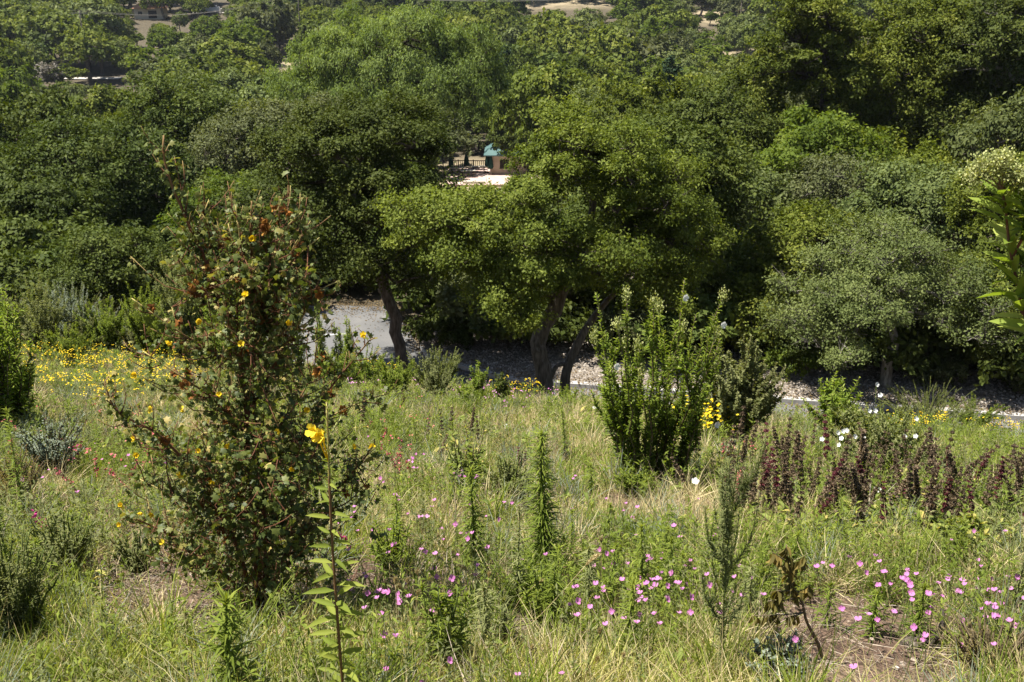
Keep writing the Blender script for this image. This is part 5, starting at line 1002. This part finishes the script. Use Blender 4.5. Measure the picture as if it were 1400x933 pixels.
forbs('broad_leaved_herbs', 22000, 9, lambda x, y, px, py: np.clip(.03 + .9 * blob(px, py, [(1220, 710, 200, 45), (1360, 730, 60, 40)]), 0, 1), .15, .07, .028, 'sageleaf', 'coarse yellowing sage leaves under the dark spikes', TLEAF(.1, .2))
def tussocks(name, nc, nb, keep, h, w, m_, lab, lean=.55, spread=.04, T=None):
    x, y, z, px, py = scatter(nc, keep, 1.2); k = len(x); hh = h * R.uniform(.5, 1.35, k); c0 = R.random(k); cx_ = np.repeat(x, nb) + R.normal(size=k * nb) * spread; cy_ = np.repeat(y, nb) + R.normal(size=k * nb) * spread
    D = R.normal(size=(k * nb, 3)) * lean; D[:, 2] = 1; g = Geo(); inst(g, T or TBLADE(.5, 3), np.stack([cx_, cy_, np.repeat(z, nb) - .01], 1), D, rdir(k * nb), np.repeat(hh, nb) * R.uniform(.5, 1.1, k * nb), w * (.8 + .06 * np.repeat(y, nb)), np.clip(np.repeat(c0, nb) * .7 + R.normal(size=k * nb) * .15 + .15, 0, 1)); return tag(g.obj(name, M[m_]), lab, 'grass', kind='stuff')
tussocks('green_tussocks', 1300, 60, lambda x, y, px, py: .6 + 0 * x, .34, .006, 'herb', 'bright green clumps of narrow leaves scattered through the meadow')
tussocks('straw_tussocks', 1400, 60, lambda x, y, px, py: np.clip(.35 + .6 * blob(px, py, [(790, 600, 90, 50), (600, 700, 90, 60), (960, 700, 80, 60), (600, 880, 120, 50), (800, 690, 120, 30)]), 0, 1), .34, .0038, 'straw', 'bleached straw tussocks scattered through the meadow', .7)
tussocks('grey_tussocks', 900, 70, lambda x, y, px, py: .45 + .4 * (px < 300), .30, .005, 'silver', 'silvery grey clumps scattered through the meadow', .6)
tussocks('brown_tussocks', 1100, 60, lambda x, y, px, py: .5 + 0 * x, .26, .004, 'litter', 'brown dead clumps scattered through the meadow', .8)
YZ = [(60, 515, 60, 25), (130, 540, 130, 38), (200, 520, 60, 25), (505, 530, 36, 10), (565, 525, 25, 6), (705, 563, 34, 7), (725, 550, 14, 6), (1300, 572, 80, 18), (1255, 600, 40, 18), (1370, 600, 40, 20), (1340, 580, 60, 15), (1240, 580, 30, 12)]
def flowers(name, n, zones, h, s, m_, lab, petals=5, amp=1., gm='stem'):
    x, y, z, px, py = field(n, .9); k = amp * blob(px, py + 14, zones) * (.25 + 1.1 * (wn(x, y, 2.2, 6) > .5)) > R.random(len(x)); x, y, z = x[k], y[k], z[k]; k = len(x); hh = h * R.uniform(.6, 1.25, k); t = np.stack([x + R.normal(size=k) * .05, y + R.normal(size=k) * .05, z + hh], 1)
    g = Geo(); segs(g, np.stack([x, y, z], 1), t, .0015, .001, 3); nm = name.replace('_flowers', '_flower_stems'); st = g.obj(nm, M[gm]); tag(st, 'thin green stems under the ' + lab, 'stems', kind='stuff')
    g = Geo(); q = np.repeat(t, 3, 0) + R.normal(size=(3 * k, 3)) * [.028, .028, .012]; inst(g, TPETALS(petals, .2), q, rdir(3 * k) * .3 + [1, 0, 0], rdir(3 * k) * .4 + [0, -.3, 1], s * R.uniform(.7, 1.2, 3 * k), s, R.random(3 * k)); return tag(g.obj(name, M[m_]), lab, 'flowers', kind='stuff')
flowers('yellow_flowers', 19000, YZ, .36, .019, 'yellow', 'drifts of tiny yellow flowers along the far meadow')
flowers('pale_pink_flowers', 7000, [(520, 552, 50, 10), (620, 552, 90, 9), (700, 575, 40, 12), (760, 568, 30, 5), (600, 720, 60, 40), (640, 560, 50, 6)], .26, .026, 'pink', 'drift of tiny pale pink flowers at the far meadow edge', 4, .5)
flowers('red_flowers', 6000, [(130, 640, 110, 50), (545, 620, 60, 40), (30, 600, 60, 40), (1020, 670, 30, 30)], .26, .020, 'redfl', 'scattered tiny rose coloured flowers in the left meadow', 4, .3)
# straw litter
g = Geo(); x, y, z, px, py = field(110000, 1.4); k = (.14 + .9 * blob(px, py, STRAW_ + [(330, 800, 110, 50)]) + .25 * blob(px, py, BARE_)) > R.random(len(x)); x, y, z = x[k], y[k], z[k]; k = len(x); a = R.random(k) * 6.28; L = R.uniform(.03, .22, k) * np.where(R.random(k) < .3, 1.3, .6); zz = z + R.uniform(.004, .05, k); d = np.stack([np.cos(a) * L, np.sin(a) * L, R.normal(size=k) * .02], 1)
d[:, 2] += H(x + d[:, 0], y + d[:, 1]) - z; segs(g, np.stack([x, y, zz], 1), np.stack([x, y, zz], 1) + d, .0022, .0012, 3, rnd=R.random(k)); tag(g.obj('dry_litter', M['litter']), 'dry stems and twigs lying on the soil', 'litter', kind='stuff')
g = Geo(); x, y, z, px, py = field(16000, 1.6); k = (.2 + blob(px, py, BARE_)) > R.random(len(x)); stones(g, np.stack([x, y, z + .002], 1)[k], R.uniform(.004, .016, k.sum())); M['crumb'] = leaf_mat('soil crumbs', [(.06, .038, .028), (.12, .08, .058), (.20, .15, .115), (.30, .25, .2)], trans=0, rough=.95, objvar=0, spec=.1); tag(g.obj('soil_crumbs', M['crumb'], flat=True), 'crumbs and pebbles of brown soil', 'soil', kind='stuff')
EXPOSURE = 1.38
# ------------------------------------------------------------------ light
w = bpy.data.worlds.new('World'); scn.world = w; w.use_nodes = True; nt = w.node_tree; nt.nodes.clear()
SUN_EL, SUN_AZ = 66, -96      # azimuth from +Y, negative = towards -X (left)
sky = N(nt, 'ShaderNodeTexSky', sky_type='NISHITA'); sky.sun_disc = False; sky.sun_elevation = radians(SUN_EL); sky.sun_rotation = radians(SUN_AZ)
bg = N(nt, 'ShaderNodeBackground'); bg.inputs['Strength'].default_value = .055; nt.links.new(sky.outputs[0], bg.inputs[0])
wo = N(nt, 'ShaderNodeOutputWorld'); nt.links.new(bg.outputs[0], wo.inputs['Surface'])
sl = bpy.data.lights.new('sun', 'SUN'); sl.energy = 5.0; sl.angle = radians(.53); sl.color = (1, .95, .87)
so = bpy.data.objects.new('sun', sl); col.objects.link(so)
from mathutils import Vector
az = radians(SUN_AZ); el = radians(SUN_EL); d = Vector((sin(az) * cos(el), cos(az) * cos(el), sin(el)))
so.rotation_euler = d.to_track_quat('Z', 'Y').to_euler()
scn.view_settings.view_transform = 'Standard'; scn.view_settings.look = 'None'; scn.view_settings.exposure = EXPOSURE; scn.view_settings.gamma = 1
scn.cycles.max_bounces = 6; scn.cycles.diffuse_bounces = 3; scn.cycles.transmission_bounces = 4; scn.cycles.transparent_max_bounces = 4; scn.cycles.volume_bounces = 0
scn.cycles.glossy_bounces = 2; scn.cycles.use_denoising = True
g = Geo(); box(g, (0, 480, 50), (1760, 1100, 240)); hz = g.obj('haze', []); tag(hz, kind='stuff', label='thin summer haze over the valley', cat='haze')
m, nt = mat('haze air'); vp = N(nt, 'ShaderNodeVolumePrincipled'); vp.inputs['Color'].default_value = (.80, .88, 1, 1); vp.inputs['Density'].default_value = .00008; vp.inputs['Anisotropy'].default_value = .3
o = N(nt, 'ShaderNodeOutputMaterial'); nt.links.new(vp.outputs[0], o.inputs['Volume']); hz.data.materials.append(m)
print('script', time.time() - T0)
